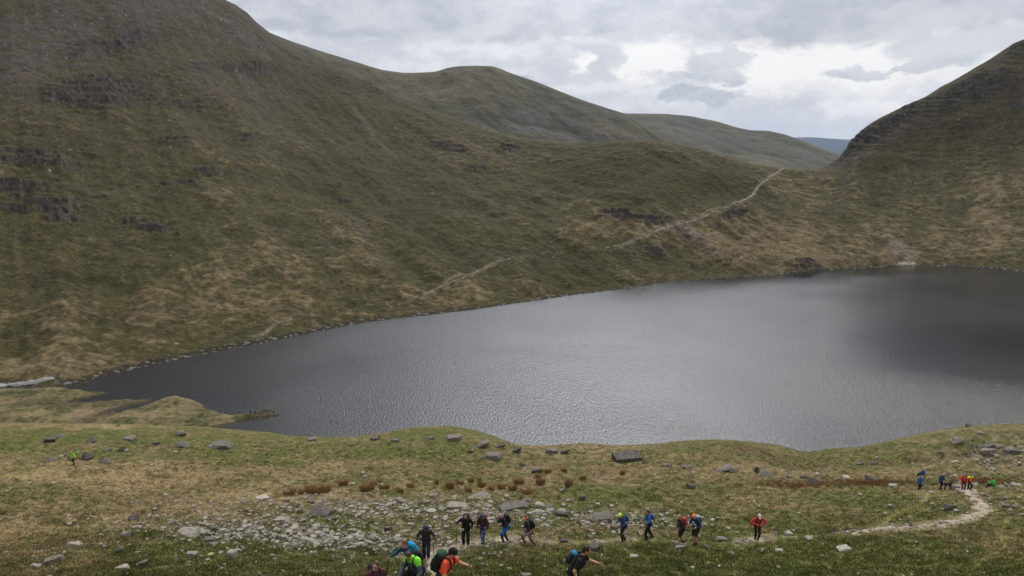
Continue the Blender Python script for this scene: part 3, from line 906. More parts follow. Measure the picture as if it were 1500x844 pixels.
def path_strip(name, pl, hitf, zfun, step_px, mat, lift, edge, seed, ns=11, persp=True, thr=(-9, -8), wscale=1.0):
    pts = dens(pl, step_px)
    g = hitf(pts[:, 0], pts[:, 1])
    d = project(g)[2]
    wid = pts[:, 2] * wscale * d / F                         # half width on the ground, metres (the slope is seen side-on)
    tg = np.gradient(g[:, :2], axis=0)
    tg /= np.linalg.norm(tg, axis=1, keepdims=True) + 1e-9
    for _ in range(3):
        tg[1:-1] = (tg[:-2] + tg[1:-1] * 2 + tg[2:]) / 4
    nrm = np.stack([-tg[:, 1], tg[:, 0]], -1)
    s = np.linspace(-1, 1, ns)
    # foreshortened ground: a strip crossing the view needs more depth to look as wide
    fs = 1 + persp * 1.2 * np.abs(nrm[:, 1])
    XY = g[:, None, :2] + nrm[:, None] * (wid * fs)[:, None, None] * s[None, :, None]
    n = fbm(XY[..., 0] / edge, XY[..., 1] / edge, 3, seed)
    vis = np.clip((pts[:, 2] - thr[0]) / (thr[1] - thr[0]), -1.2, 1)[:, None]
    Zp = zfun(XY[..., 0], XY[..., 1]) + lift * (vis - 1.6 * s[None] ** 2 + 2.6 * n - 0.15)
    o = obj(name, mesh_np(name, np.concatenate([XY, Zp[..., None]], -1), grid_faces(len(pts), ns), mat))
    return tag(o, kind='structure')


M_PATH = simple_mat('worn_gravel', (0.30, 0.25, 0.185), 0.95, 0.6, 2.6, 0.1, 1.0)
M_PATHF = simple_mat('pale_pitched_path', (0.19, 0.17, 0.14), 0.95, 0.5, 0.4, 0.1)
path_strip('path', PATH_FG, fg_hit, fg_z, 2.0, M_PATH, 0.10, 0.8, 5, 19, True, (3.6, 8.0))
path_strip('fell_path', PATH_FELL, fell_hit, fell_z, 1.5, M_PATHF, 0.40, 5.0, 6, 9, False, (1.2, 3.0), 0.72)
path_strip('stream', [(-40, 568, 3), (10, 565, 3.5), (40, 561, 3.5), (70, 556, 3), (92, 551, 2)], fell_hit, fell_z, 3, simple_mat('pale_shingle', (0.20, 0.195, 0.185), 0.6, 0.3, 0.5, 0.3), 0.5, 5, 8, 9, True)
path_strip('shore_path', [(122, 620, 1.2), (112, 611, 1.2), (107, 603, 1.0), (100, 597, 0.8)], lambda x, y: hit(x, y, pen_z, 200, 400, 1200), pen_z, 2, M_PATHF, 0.25, 3, 9, 7, False)

# ------------------------------------------------------------------ air
HZ = simple_hz = bpy.data.materials.new('haze')
HZ.use_nodes = True
t = NT(HZ.node_tree)
t.n.remove(t.n['Principled BSDF'])
pvn = t.new('ShaderNodeVolumePrincipled')
pvn.inputs['Color'].default_value = (0.50, 0.67, 1.0, 1)
pvn.inputs['Density'].default_value = 2.3e-5
t.l.new(pvn.outputs[0], t.n['Material Output'].inputs['Volume'])
hv = np.array([(x, y, z) for z in (-402, 470) for y in (-1000, 21500) for x in (-21500, 21500)], float)
ho = obj('haze', mesh_np('haze', hv, np.array([(0, 2, 3, 1), (4, 5, 7, 6), (0, 1, 5, 4), (2, 6, 7, 3), (0, 4, 6, 2), (1, 3, 7, 5)]), HZ, False))
tag(ho, kind='stuff')

# ------------------------------------------------------------------ solid modelling: distance fields to one continuous mesh
def nets(f, org, vox):
    s = f < 0
    nx, ny, nz = f.shape
    cs = [(i, j, k) for i in (0, 1) for j in (0, 1) for k in (0, 1)]
    sl = lambda i, j, k: (slice(i, nx - 1 + i), slice(j, ny - 1 + j), slice(k, nz - 1 + k))
    cnt = sum(s[sl(*c)].astype(np.int8) for c in cs)
    act = (cnt > 0) & (cnt < 8)
    ii = np.argwhere(act)
    idx = -np.ones(act.shape, np.int64)
    idx[act] = np.arange(len(ii))
    acc = np.zeros((len(ii), 3))
    num = np.zeros(len(ii))
    for a in cs:
        for ax in range(3):
            if a[ax]:
                continue
            bq = list(a)
            bq[ax] = 1
            fa = f[ii[:, 0] + a[0], ii[:, 1] + a[1], ii[:, 2] + a[2]]
            fb = f[ii[:, 0] + bq[0], ii[:, 1] + bq[1], ii[:, 2] + bq[2]]
            cr_ = (fa < 0) != (fb < 0)
            t_ = np.where(cr_, fa / np.where(cr_, fa - fb, 1), 0)
            p = np.array(a, float)[None] + np.eye(3)[ax][None] * t_[:, None]
            acc += p * cr_[:, None]
            num += cr_
    V = (ii + acc / num[:, None]) * vox + org
    Fs = []
    for ax in range(3):
        o1, o2 = [(1, 2), (2, 0), (0, 1)][ax]
        lo = [slice(None)] * 3
        hi = [slice(None)] * 3
        lo[ax], hi[ax] = slice(0, -1), slice(1, None)
        e = s[tuple(lo)] != s[tuple(hi)]
        q = np.argwhere(e)
        q = q[(q[:, o1] > 0) & (q[:, o2] > 0) & (q[:, o1] < f.shape[o1] - 1) & (q[:, o2] < f.shape[o2] - 1)]
        u1, u2 = np.eye(3, dtype=int)[o1], np.eye(3, dtype=int)[o2]
        g = lambda p: idx[p[:, 0], p[:, 1], p[:, 2]]
        qd = np.stack([g(q - u1 - u2), g(q - u2), g(q), g(q - u1)], -1)
        fl = s[q[:, 0], q[:, 1], q[:, 2]]
        qd = np.where(fl[:, None], qd, qd[:, ::-1])
        Fs.append(qd)
    return V, np.concatenate(Fs)


def sdf_mesh(name, prims, vox, mat, k=0.02, relax=1):
    lo = np.full(3, 1e9)
    hi = -lo
    bbs = []
    for p in prims:
        if p[0] == 'c':
            a, b_, r = np.array(p[1]), np.array(p[2]), max(p[3], p[4])
            l_, h_ = np.minimum(a, b_) - r, np.maximum(a, b_) + r
        else:
            r = max(p[2]) * (1.75 if p[0] == 'b' else 1.0)
            l_, h_ = np.array(p[1]) - r, np.array(p[1]) + r
        bbs.append((l_, h_))
        if not (isinstance(p[-1], str) and p[-1] == 'sub'):
            lo, hi = np.minimum(lo, l_), np.maximum(hi, h_)
    lo = lo - 2.5 * vox
    n = np.ceil((hi - lo) / vox).astype(int) + 4
    f = np.full(n, 0.3)
    for p, (l_, h_) in zip(prims, bbs):
        mg = k + 2.2 * vox
        i0 = np.clip(np.floor((l_ - mg - lo) / vox).astype(int), 0, n)
        i1 = np.clip(np.ceil((h_ + mg - lo) / vox).astype(int) + 1, 0, n)
        if (i1 <= i0).any():
            continue
        ax = [lo[q] + np.arange(i0[q], i1[q]) * vox for q in range(3)]
        G = np.stack(np.meshgrid(*ax, indexing='ij'), -1)
        if p[0] == 'c':
            a, b_ = np.array(p[1], float), np.array(p[2], float)
            ab = b_ - a
            t_ = np.clip(((G - a) @ ab) / (ab @ ab + 1e-9), 0, 1)
            d = np.linalg.norm(G - a - t_[..., None] * ab, axis=-1) - (p[3] + (p[4] - p[3]) * t_)
        else:
            q = G - np.array(p[1], float)
            if p[3] is not None:
                q = q @ np.array(p[3])          # columns are the axes
            if p[0] == 'e':
                r = np.array(p[2], float)
                k0 = np.linalg.norm(q / r, axis=-1)
                k1 = np.linalg.norm(q / (r * r), axis=-1)
                d = k0 * (k0 - 1) / np.maximum(k1, 1e-6)
            else:
                rd = p[4]
                w_ = np.abs(q) - (np.array(p[2], float) - rd)
                d = np.linalg.norm(np.maximum(w_, 0), axis=-1) + np.minimum(w_.max(-1), 0) - rd
        sub = f[i0[0]:i1[0], i0[1]:i1[1], i0[2]:i1[2]]
        if isinstance(p[-1], str) and p[-1] == 'sub':
            sub[:] = np.maximum(sub, -d)
        else:
            h = np.clip(0.5 + 0.5 * (sub - d) / k, 0, 1)
            sub[:] = sub * (1 - h) + d * h - k * h * (1 - h)
    V, Q = nets(f, lo, vox)
    return mesh_np(name, V, Q, mat)


def tube(pts, r, n=8, cap=True):
    pts = np.asarray(pts, float)
    r = np.broadcast_to(np.asarray(r, float), (len(pts),))
    t_ = np.gradient(pts, axis=0)
    t_ /= np.linalg.norm(t_, axis=1, keepdims=True) + 1e-9
    up = np.array([0, 0, 1.0]) if abs(t_[0][2]) < 0.9 else np.array([1.0, 0, 0])
    V = []
    for p, tt, q in zip(pts, t_, r):
        a = np.cross(tt, up)
        a /= np.linalg.norm(a)
        b_ = np.cross(tt, a)
        ang = np.arange(n) * 2 * math.pi / n
        V.append(p + q * (np.cos(ang)[:, None] * a + np.sin(ang)[:, None] * b_))
    V = np.concatenate(V + [pts[:1], pts[-1:]])
    m_ = len(pts)
    Fq = []
    for i in range(m_ - 1):
        for j in range(n):
            Fq.append((i * n + j, i * n + (j + 1) % n, (i + 1) * n + (j + 1) % n, (i + 1) * n + j))
    for j in range(n):
        Fq.append((m_ * n, (j + 1) % n, j, j) if False else (m_ * n, (j + 1) % n, j, m_ * n))
    Fq = [q for q in Fq if len(set(q)) == 4]
    tri = [(m_ * n, (j + 1) % n, j) for j in range(n)] + [(m_ * n + 1, (m_ - 1) * n + j, (m_ - 1) * n + (j + 1) % n) for j in range(n)]
    return V, Fq, tri


def poly_mesh(name, parts, mat, smooth_sh=True):
    """parts: list of (V, quads, tris)"""
    V, Fs, o = [], [], 0
    for v, q, t_ in parts:
        V.append(v)
        Fs += [tuple(i + o for i in f) for f in q] + [tuple(i + o for i in f) for f in t_]
        o += len(v)
    me = bpy.data.meshes.new(name)
    me.from_pydata(np.concatenate(V).tolist(), [], Fs)
    for p in me.polygons:
        p.use_smooth = smooth_sh
    me.materials.append(mat)
    return me


# ------------------------------------------------------------------ people
_mats = {}


def cloth(col, kind='plain'):
    key = (col, kind)
    if key in _mats:
        return _mats[key]
    nm = {'plain': 'fabric', 'skin': 'skin', 'hair': 'hair', 'spots': 'patterned_fabric', 'check': 'checked_fabric', 'metal': 'pole_metal'}[kind]
    if kind == 'skin':
        m = simple_mat(nm, col, 0.55, 0.12, 20, 0.35)
    elif kind == 'hair':
        m = simple_mat(nm, col, 0.6, 0.35, 60, 0.3)
    elif kind == 'metal':
        m = simple_mat(nm, col, 0.4, 0.1, 20, 0.5)
    else:
        m = simple_mat(nm, col, 0.8, 0.30, 9, 0.25, 0.5)
    if kind in ('spots', 'check'):
        t = NT(m.node_tree)
        b = t.n['Principled BSDF']
        co = t.new('ShaderNodeTexCoord').outputs['Object']
        if kind == 'spots':
            v = t.new('ShaderNodeTexVoronoi')
            v.inputs['Scale'].default_value = 17
            t.l.new(co, v.inputs['Vector'])
            f = t.rng(v.outputs['Distance'], 0.30, 0.36, 1, 0)
            c2 = (0.55, 0.62, 0.75)
        else:
            ck = t.new('ShaderNodeTexChecker')
            ck.inputs['Scale'].default_value = 18
            t.l.new(co, ck.inputs['Vector'])
            f = ck.outputs['Fac']
            c2 = (0.36, 0.34, 0.33)
        t.put(b.inputs['Base Color'], t.mix(f, col, c2))
    _mats[key] = m
    return m


SKIN = (0.46, 0.25, 0.17)
NAVY, BLACK, DARK = (0.012, 0.014, 0.026), (0.010, 0.010, 0.012), (0.022, 0.022, 0.026)


def unit(v):
    v = np.asarray(v, float)
    return v / (np.linalg.norm(v) + 1e-9)


def ik(a, tgt, l1, l2, hint):
    d = tgt - a
    L = np.linalg.norm(d)
    if L > (l1 + l2) * 0.985:
        d = d / L * (l1 + l2) * 0.985
        L = (l1 + l2) * 0.985
    tgt = a + d
    u = d / L
    x = (l1 * l1 - l2 * l2 + L * L) / (2 * L)
    h = math.sqrt(max(l1 * l1 - x * x, 0))
    n_ = np.asarray(hint, float) - u * (np.dot(hint, u))
    return a + u * x + unit(n_) * h, tgt


def person(px, py, face, label, H=1.72, lean=8, nod=10, look=0, feet=((-.10, .18), (.10, -.16)), arms=((.08, .10, -.48), (.08, .06, -.50)), hips=0.0,
           top=BLACK, sleeve='long', sleeve_col=None, yoke=None, bottom=DARK, legs='long', under=None, boots=(0.03, 0.026, 0.022), hair=(0.035, 0.022, 0.014), hat=None, hat_kind='beanie', tail=False,
           pack=None, pack_lid=None, pack_label=None, pack_kind='pack', poles=(), pole_label=(), grip=(0, 0), elbow=None, zfun=None, hitf=None, vox=0.014, bkind='plain', skin=SKIN, extras=(), sit=0.0, bulk=1.0, headband=None, group=None,
           pole_tip=(0.10, 0.05), shoe_high=True):
    zfun = zfun or fg_z
    hitf = hitf or fg_hit
    base = hitf(px, py)[0]
    k = H / 1.75
    rz = face
    c_, s_ = math.cos(rz), math.sin(rz)

    def w2(x, y):                                   # local ground offset -> local height of the ground there
        X_, Y_ = base[0] + c_ * x - s_ * y, base[1] + s_ * x + c_ * y
        return float(zfun(X_, Y_)) - base[2]
    root = empty('person', base, rz)
    tag(root, label, 'person', group)
    ank = [np.array([fx * k, fy * k, w2(fx * k, fy * k) + .085 * k + (f[2] * k if len(f) > 2 else 0)]) for f in feet for fx, fy in [f[:2]]]
    pel_z = (.93 * k + np.mean([a[2] - .085 * k for a in ank])) * 1.0 - hips * k
    if sit:
        pel_z = sit
    P0 = np.array([0, np.mean([a[1] for a in ank]) * 0.9 if not sit else -.25, pel_z])
    L1, L2 = .44 * k, .43 * k
    hip = [P0 + np.array([sg * .095 * k, 0, -.02 * k]) for sg in (-1, 1)]
    # lower the pelvis until both feet reach
    for _ in range(12):
        if max(np.linalg.norm(a - h) for a, h in zip(ank, hip)) > (L1 + L2) * .98:
            P0[2] -= .02
            hip = [h - np.array([0, 0, .02]) for h in hip]
    knee = []
    for i in range(2):
        kn, an = ik(hip[i], ank[i], L1, L2, (0.1 * (-1, 1)[i], 1, 0.1))
        knee.append(kn)
        ank[i] = an
    la = R(lean)
    u = np.array([0, math.sin(la), math.cos(la)])
    f = np.array([0, math.cos(la), -math.sin(la)])
    X1 = np.array([1.0, 0, 0])
    T = lambda x, y, z: P0 + k * (x * X1 + y * f + z * u)
    ha = R(lean * 0.6 + nod)
    lk = R(look)
    hu = np.array([0, math.sin(ha), math.cos(ha)])
    hf0 = np.array([0, math.cos(ha), -math.sin(ha)])
    hf = unit(hf0 * math.cos(lk) - X1 * math.sin(lk))
    hx = np.cross(hf, hu)
    neck = T(0, -.01, .50)
    hc = neck + k * (.06 * u + .125 * hu + .025 * hf)
    HR = np.stack([hx, hf, hu], -1)
    sh = [T(sg * .175 * bulk, -.005, .455) for sg in (-1, 1)]
    el_, wr_ = [], []
    for i, sg in enumerate((-1, 1)):
        o = arms[i]
        tg = sh[i] + k * np.array([sg * o[0], o[1], o[2]])
        hint = (sg * .5, -1.0, -.3) if elbow is None or elbow[i] is None else (sg * elbow[i][0], elbow[i][1], elbow[i][2])
        e, q = ik(sh[i], tg, .285 * k, .255 * k, hint)
        el_.append(e)
        wr_.append(q)
    B = bulk

    def torso(g, hem=0.0):
        q = [('c', T(-.115 * B, -.01, .43), T(.115 * B, -.01, .43), (.075 + g) * k, (.075 + g) * k),
             ('c', T(-.075 * B, 0.01, .33), T(.075 * B, 0.01, .33), (.105 + g) * k, (.105 + g) * k),
             ('c', T(-.06 * B, 0.01, .17), T(.06 * B, 0.01, .17), (.10 + g) * k, (.10 + g) * k),
             ('c', T(-.075 * B, -.01, .02 - hem), T(.075 * B, -.01, .02 - hem), (.105 + g) * k, (.105 + g) * k),
             ('c', T(0, .01, .17), T(0, 0.0, .40), (.10 + g) * k, (.09 + g) * k), ('c', T(0, .0, .02 - hem), T(0, 0.01, .17), (.11 + g) * k, (.10 + g) * k)]
        return q

    def leg(i, g, to=1.0, flare=0.0):
        kn, an = knee[i], ank[i]
        q = [('c', hip[i], kn, (.083 + g) * k, (.054 + g + flare) * k)]
        if to > .5:
            e = kn + (an - kn) * (to - .5) * 2
            q += [('c', kn, kn + (e - kn) * .4, (.052 + g) * k, (.052 + g) * k), ('c', kn + (e - kn) * .4, e, (.052 + g) * k, (.040 + g) * k)]
        return q

    def arm(i, g, to=1.0):
        e, q = el_[i], wr_[i]
        r = [('c', sh[i], sh[i] + (e - sh[i]) * min(1, to * 2), (.052 + g) * k, (.042 + g) * k)]
        if to > .5:
            r += [('c', e, e + (q - e) * (to - .5) * 2, (.042 + g) * k, (.030 + g) * k)]
        return r

    body = torso(0)
    for i in range(2):
        body += leg(i, 0) + arm(i, 0)
    body += [('c', T(0, -.01, .44), hc - k * (.05 * hu + .01 * hf), .056 * k, .05 * k), ('e', hc + k * .012 * hu, np.array((.074, .092, .105)) * k, HR),
             ('e', hc + k * (-.055 * hu + .022 * hf), np.array((.056, .066, .062)) * k, HR)]
    body += [('c', hc + k * (.012 * hu + .086 * hf), hc + k * (-.022 * hu + .108 * hf), .009 * k, .013 * k), ('c', hc + k * (-.09 * hu + .06 * hf), hc + k * (-.088 * hu + .07 * hf), .026 * k, .024 * k)]
    for sg in (-1, 1):
        body += [('e', hc + k * (sg * .076 * hx - .01 * hf), np.array((.012, .022, .032)) * k, HR)]
        body += [('e', hc + k * (sg * .031 * hx + .088 * hf + .018 * hu), np.array((.017, .012, .010)) * k, HR, 'sub')] if vox < .016 else []
    grips = []
    for i, sg in enumerate((-1, 1)):
        d = unit(wr_[i] - el_[i])
        if grip[i]:
            sv = unit(np.array([0, .12, 1.0]) - d * np.dot((0, .12, 1.0), d))
            n_ = unit(np.cross(d, sv))
            if np.dot(n_, X1) * sg > 0:
                n_ = -n_
        else:
            n_ = unit(np.array([-sg * 1.0, -.1, 0]) - d * np.dot((-sg, -.1, 0), d))
            sv = unit(np.cross(n_, d))
            if sv[1] < 0:
                sv = -sv
        q = wr_[i]
        hk = k * .95
        for z in (-.024, 0, .024):
            body += [('c', q + hk * .012 * d + hk * z * .7 * sv, q + hk * (.085 * d + z * sv), .016 * hk, .015 * hk)]
        ln = (.030, .037, .040, .034)
        for fi in range(4):
            a = q + hk * (.088 * d + (-.030 + .020 * fi) * sv)
            if grip[i]:
                m_ = a + hk * ln[fi] * unit(.55 * d + .85 * n_)
                e = m_ + hk * ln[fi] * unit(-.75 * d + .65 * n_)
                z = e + hk * .02 * unit(-.9 * d - .5 * n_)
            else:
                m_ = a + hk * ln[fi] * unit(.93 * d + .3 * n_)
                e = m_ + hk * ln[fi] * .8 * unit(.75 * d + .65 * n_)
                z = e + hk * .018 * unit(.4 * d + .9 * n_)
            body += [('c', a, m_, .0095 * hk, .009 * hk), ('c', m_, e, .009 * hk, .008 * hk), ('c', e, z, .008 * hk, .007 * hk)]
        a = q + hk * (.028 * d + .030 * sv)
        m_ = a + hk * .040 * unit(.7 * d + .5 * sv + .5 * n_)
        e = m_ + hk * .030 * unit(.8 * d + (.7 if grip[i] else .3) * n_)
        body += [('c', a, m_, .013 * hk, .011 * hk), ('c', m_, e, .010 * hk, .008 * hk)]
        grips.append((q + hk * (.088 * d + .030 * n_), sv))
    for i in range(2):
        an = ank[i]
        body += [('c', an + k * np.array((0, -.03, -.05)), an + k * np.array((0, .13, -.062)), .032 * k, .024 * k)]
    obj('body', sdf_mesh('body', body, vox, cloth(skin, 'skin'), .018 * k), root)
    # clothing
    jac = torso(.020, .06 if sleeve == 'long' else .02)
    for i in range(2):
        jac += arm(i, .014, {'long': .97, 'short': .34, 'none': .05}[sleeve])
    jac += [('c', T(0, -.02, .46), T(0, -.005, .515), (.066) * k, .062 * k)]
    tname = 'jacket' if sleeve == 'long' else 't_shirt'
    jo = obj(tname, sdf_mesh(tname, jac, vox, cloth(top), .02 * k), root)
    if yoke:
        q = [('c', T(-.15 * B, -.015, .445), T(.15 * B, -.015, .445), .078 * k, .078 * k), ('c', T(0, -.02, .46), T(0, -.005, .52), .070 * k, .064 * k)]
        q = [(a[0], a[1], a[2], a[3] + .026 * k, a[4] + .026 * k) for a in q]
        for i in range(2):
            q += [('c', sh[i], sh[i] + (el_[i] - sh[i]) * .3, .076 * k, .070 * k)]
        obj('jacket_yoke', sdf_mesh('jacket_yoke', q, vox, cloth(yoke), .02 * k), root)
    if legs == 'shorts':
        q = torso(.016, .02)[3:4]
        for i in range(2):
            q += leg(i, .026, .5, .022)
            q[-1] = ('c', hip[i], hip[i] + (knee[i] - hip[i]) * .86, .108 * k, .090 * k)
        obj('shorts', sdf_mesh('shorts', q, vox, cloth(bottom, bkind), .02 * k), root)
        if under:
            q = []
            for i in range(2):
                q += leg(i, .009, .93)
            obj('leggings', sdf_mesh('leggings', q, vox, cloth(under), .012 * k), root)
    else:
        g = .010 if legs == 'tight' else .022
        q = torso(g, .0)[3:4]
        for i in range(2):
            q += leg(i, g, .98 if legs != 'tight' else .95)
        nm = 'leggings' if legs == 'tight' else 'trousers'
        obj(nm, sdf_mesh(nm, q, vox, cloth(bottom, bkind), .02 * k), root)
    for i in range(2):
        an = ank[i]
        q = [('c', an + k * np.array((0, -.035, -.045)), an + k * np.array((0, .14, -.055)), .042 * k, .034 * k), ('c', an + k * np.array((0, -.01, -.03)), an + k * np.array((0, -.02, .06 if shoe_high else .0)), .045 * k, .05 * k),
             ('b', an + k * np.array((0, .05, -.078)), np.array((.045, .14, .010)) * k, None, .008 * k)]
        obj('boot', sdf_mesh('boot', q, vox, cloth(boots), .012 * k), root)
    if hair is not None:
        q = [('e', hc + k * (.030 * hu - .020 * hf), np.array((.084, .094, .100)) * k, HR), ('e', hc + k * (-.02 * hu - .05 * hf), np.array((.072, .06, .085)) * k, HR)]
        if tail:
            q += [('c', hc + k * (.03 * hu - .10 * hf), hc + k * (-.09 * hu - .15 * hf), .030 * k, .018 * k)]
        obj('hair', sdf_mesh('hair', q, vox, cloth(hair, 'hair'), .015 * k), root)
    if hat is not None:
        q = [('e', hc + k * (.048 * hu - .004 * hf), np.array((.092, .108, .088)) * k, HR)]
        if hat_kind == 'cap':
            q += [('e', hc + k * (.035 * hu + .11 * hf), np.array((.07, .075, .012)) * k, HR)]
        if hat_kind == 'pom':
            q += [('e', hc + k * (.15 * hu), np.array((.03, .03, .03)) * k, HR)]
        if hat_kind == 'beanie':
            q += [('e', hc + k * (.010 * hu - .03 * hf), np.array((.088, .086, .05)) * k, HR)]
        obj('hat', sdf_mesh('hat', q, vox, cloth(hat), .012 * k), root)
    if headband is not None:
        an_ = np.linspace(0, 2 * math.pi, 20)
        pts = [hc + k * (.055 * hu + .090 * math.cos(a) * hx + (.108 * math.sin(a) - .006) * hf) for a in an_]
        obj('headband', poly_mesh('headband', [tube(pts, .020 * k, 8)], cloth(headband)), root)
    if vox < .016:
        for sg in (-1, 1):
            obj('eye', sdf_mesh('eye', [('e', hc + k * (sg * .031 * hx + .081 * hf + .018 * hu), np.array((.013, .011, .009)) * k, HR)], .005, cloth((0.03, 0.02, 0.016))), root)
        obj('mouth', sdf_mesh('mouth', [('e', hc + k * (.084 * hf - .052 * hu), np.array((.024, .008, .007)) * k, HR)], .004, cloth((0.25, 0.09, 0.07))), root)
    for ex in extras:
        kind, col = ex[0], ex[1]
        if kind == 'waist_jacket':
            an_ = np.linspace(0, 2 * math.pi, 24)
            pts = [T(.165 * math.cos(a), .145 * math.sin(a), .06) for a in an_]
            obj('tied_jacket', sdf_mesh('tied_jacket', [('c', pts[i], pts[i + 1], .032 * k, .032 * k) for i in range(23)] + [('b', T(-.02, -.15, -.10), np.array((.14, .03, .15)) * k, None, .025), ('c', T(.04, .16, .05), T(.10, .20, -.12), .03 * k, .022 * k)], vox, cloth(col), .02), root)
        if kind == 'bib':
            obj('chest_panel', sdf_mesh('chest_panel', [('b', T(ex[2], .135 + ex[4], ex[3]), np.array((.07, .012, .055)) * k, np.stack([X1, f, u], -1), .008)], vox * .6, cloth(col), .006), root)
        if kind == 'waistbelt':
            an_ = np.linspace(0, 2 * math.pi, 24)
            obj('belt', poly_mesh('belt', [tube([T((.165) * math.cos(a), .135 * math.sin(a), .07) for a in an_], .022 * k, 8)], cloth(col)), root)
        if kind == 'stripe':
            for i in range(2):
                sg = (-1, 1)[i]
                pts = [hip[i] + k * np.array((sg * .1, 0, 0)), knee[i] + k * np.array((sg * .08, 0, 0)), ank[i] + k * np.array((sg * .068, 0, .06))]
                obj('side_stripe', poly_mesh('side_stripe', [tube(pts, .014 * k, 6)], cloth(col)), root)
    MW = Matrix.Translation(Vector(base)) @ Matrix.Rotation(rz, 4, 'Z')
    # the pack is carried, so it is a thing of its own
    if pack is not None:
        pr = empty('backpack', MW @ Vector(T(0, -.2, .05)), rz)
        tag(pr, pack_label, 'backpack')
        o0 = T(0, -.2, .05)
        RT = np.stack([X1, f, u], -1)
        big = {'pack': .95, 'small': .75, 'large': 1.10}[pack_kind]
        Q = lambda x, y, z: T(x, y, z) - o0
        dz0 = .30
        obj('pack_body', sdf_mesh('pack_body', [('b', Q(0, -.215, dz0), np.array((.150, .095, .22)) * k * big, RT, .06), ('e', Q(0, -.25, dz0 - .05), np.array((.13, .11, .16)) * k * big, RT)], max(vox, .012), cloth(pack), .04), pr)
        obj('pack_lid', sdf_mesh('pack_lid', [('e', Q(0, -.205, dz0 + .21 * big), np.array((.145, .115, .06)) * k * big, RT)], max(vox, .012), cloth(pack_lid or pack), .03), pr)
        obj('front_pocket', sdf_mesh('front_pocket', [('b', Q(0, -.215 - .10 * big, dz0 - .06), np.array((.095, .035, .11)) * k * big, RT, .03)], max(vox, .012), cloth(pack_lid or pack), .03), pr)
        for sg in (-1, 1):
            pts = np.array([Q(sg * x, y, z) for x, y, z in ((.08, -.14, .46), (.09, -.07, .535), (.10, .02, .545), (.105, .095, .49), (.11, .142, .40), (.125, .135, .30), (.155, .06, .20), (.15, -.08, .14), (.12, -.16, .12))])
            sq = np.linspace(0, 8, 25)
            pts = np.stack([np.interp(sq, np.arange(9), pts[:, j]) for j in range(3)], -1)
            obj('strap', poly_mesh('strap', [tube(pts, .021 * k, 8)], cloth(DARK)), pr)
    for n_, (i, tipo) in enumerate(poles):
        gc, sv = grips[i]
        sg = (-1, 1)[i]
        tx, ty = gc[0] + sg * tipo[0], gc[1] + tipo[1]
        tip = np.array([tx, ty, w2(tx, ty)])
        ax = unit(gc - tip)
        o = empty('trekking_pole', MW @ Vector(tip), rz)
        tag(o, pole_label[n_], 'trekking pole')
        g2 = gc - tip
        obj('shaft', poly_mesh('shaft', [tube([(0, 0, 0), g2 * .5, g2 * .5001, g2], [.011, .014, .017, .018], 8)], cloth((0.03, 0.03, 0.035), 'metal')), o)
        obj('handle', poly_mesh('handle', [tube([g2 - ax * .09, g2 - ax * .05, g2 + ax * .04, g2 + ax * .06], [.014, .018, .018, .021], 10)], cloth(BLACK)), o)
        obj('basket', poly_mesh('basket', [tube([ax * .05, ax * .058], [.034, .03], 12)], cloth(BLACK)), o)
    return root


TOWARD, LEFT, RIGHT, AWAY = math.pi, math.pi / 2, -math.pi / 2, 0.0
PH = (.12, .30, -.22)       # hand forward on a pole
N = .011
person(551, 904, TOWARD + .40, 'woman in a maroon jacket with dark pack straps, brown hair tied back', 1.64, 14, 12, -35, top=(0.105, 0.022, 0.035), bottom=NAVY, hair=(0.075, 0.036, 0.02), tail=True,
       pack=(0.02, 0.02, 0.035), pack_label='dark navy backpack worn by the woman in maroon', vox=N)
person(604, 858, TOWARD - .85, 'woman in a teal jacket with a bright blue pack, reaching to a pole', 1.66, 24, 5, 10, top=(0.015, 0.06, 0.10), bottom=BLACK, hair=(0.12, 0.055, 0.028), tail=True,
       pack=(0.012, 0.24, 0.44), pack_label='bright turquoise blue backpack on the woman in teal', pack_kind='pack', arms=((.05, .10, -.45), (.20, .34, -.26)), grip=(0, 1), poles=((1, (.05, .10)),), pole_label=('trekking pole in the outstretched hand of the woman in teal',),
       extras=(('bib', (0.6, 0.62, 0.64), .06, .38, 0.0),), vox=N)
person(614, 878, TOWARD - .55, 'man bending forward in a grey jacket with lime green shoulders', 1.76, 34, 22, 10, top=(0.075, 0.085, 0.125), yoke=(0.22, 0.72, 0.045), bottom=NAVY, hair=(0.05, 0.032, 0.022),
       pack=(0.014, 0.014, 0.018), pack_label='small black backpack on the man with lime green shoulders', pack_kind='small', arms=((.10, .22, -.42), (.06, .22, -.42)), vox=N)
person(625, 819, TOWARD, 'man in a dark jacket and navy cap with two poles, head bowed', 1.80, 17, 26, 0, top=(0.030, 0.024, 0.020), bottom=(0.020, 0.021, 0.042), hat=(0.024, 0.027, 0.060), hat_kind='cap', hair=None,
       arms=((.17, .20, -.33), (.17, .20, -.33)), grip=(1, 1), poles=((0, (.03, .06)), (1, (.03, .06))), pole_label=('pole of the man in the navy cap on the side away from the rubble', 'pole of the man in the navy cap on the side of the rubble'),
       pack=(0.028, 0.028, 0.032), pack_label='dark backpack behind the man in the navy cap', feet=((-.09, .10), (.10, -.08)), vox=.012, bulk=1.12)
person(648, 897, RIGHT - .3, 'man in an orange red t shirt and black beanie reaching to his pole', 1.76, 22, 14, 10, top=(0.78, 0.085, 0.035), sleeve='short', bottom=NAVY, hat=BLACK, hair=(0.02, 0.014, 0.01),
       pack=(0.014, 0.016, 0.016), pack_lid=(0.015, 0.05, 0.022), pack_label='black and green backpack on the man in orange red', pack_kind='large', arms=((.05, .42, -.20), (.10, .24, -.36)), grip=(1, 1), poles=((0, (.0, .10)),), pole_label=('trekking pole held out by the man in orange red',), vox=N)
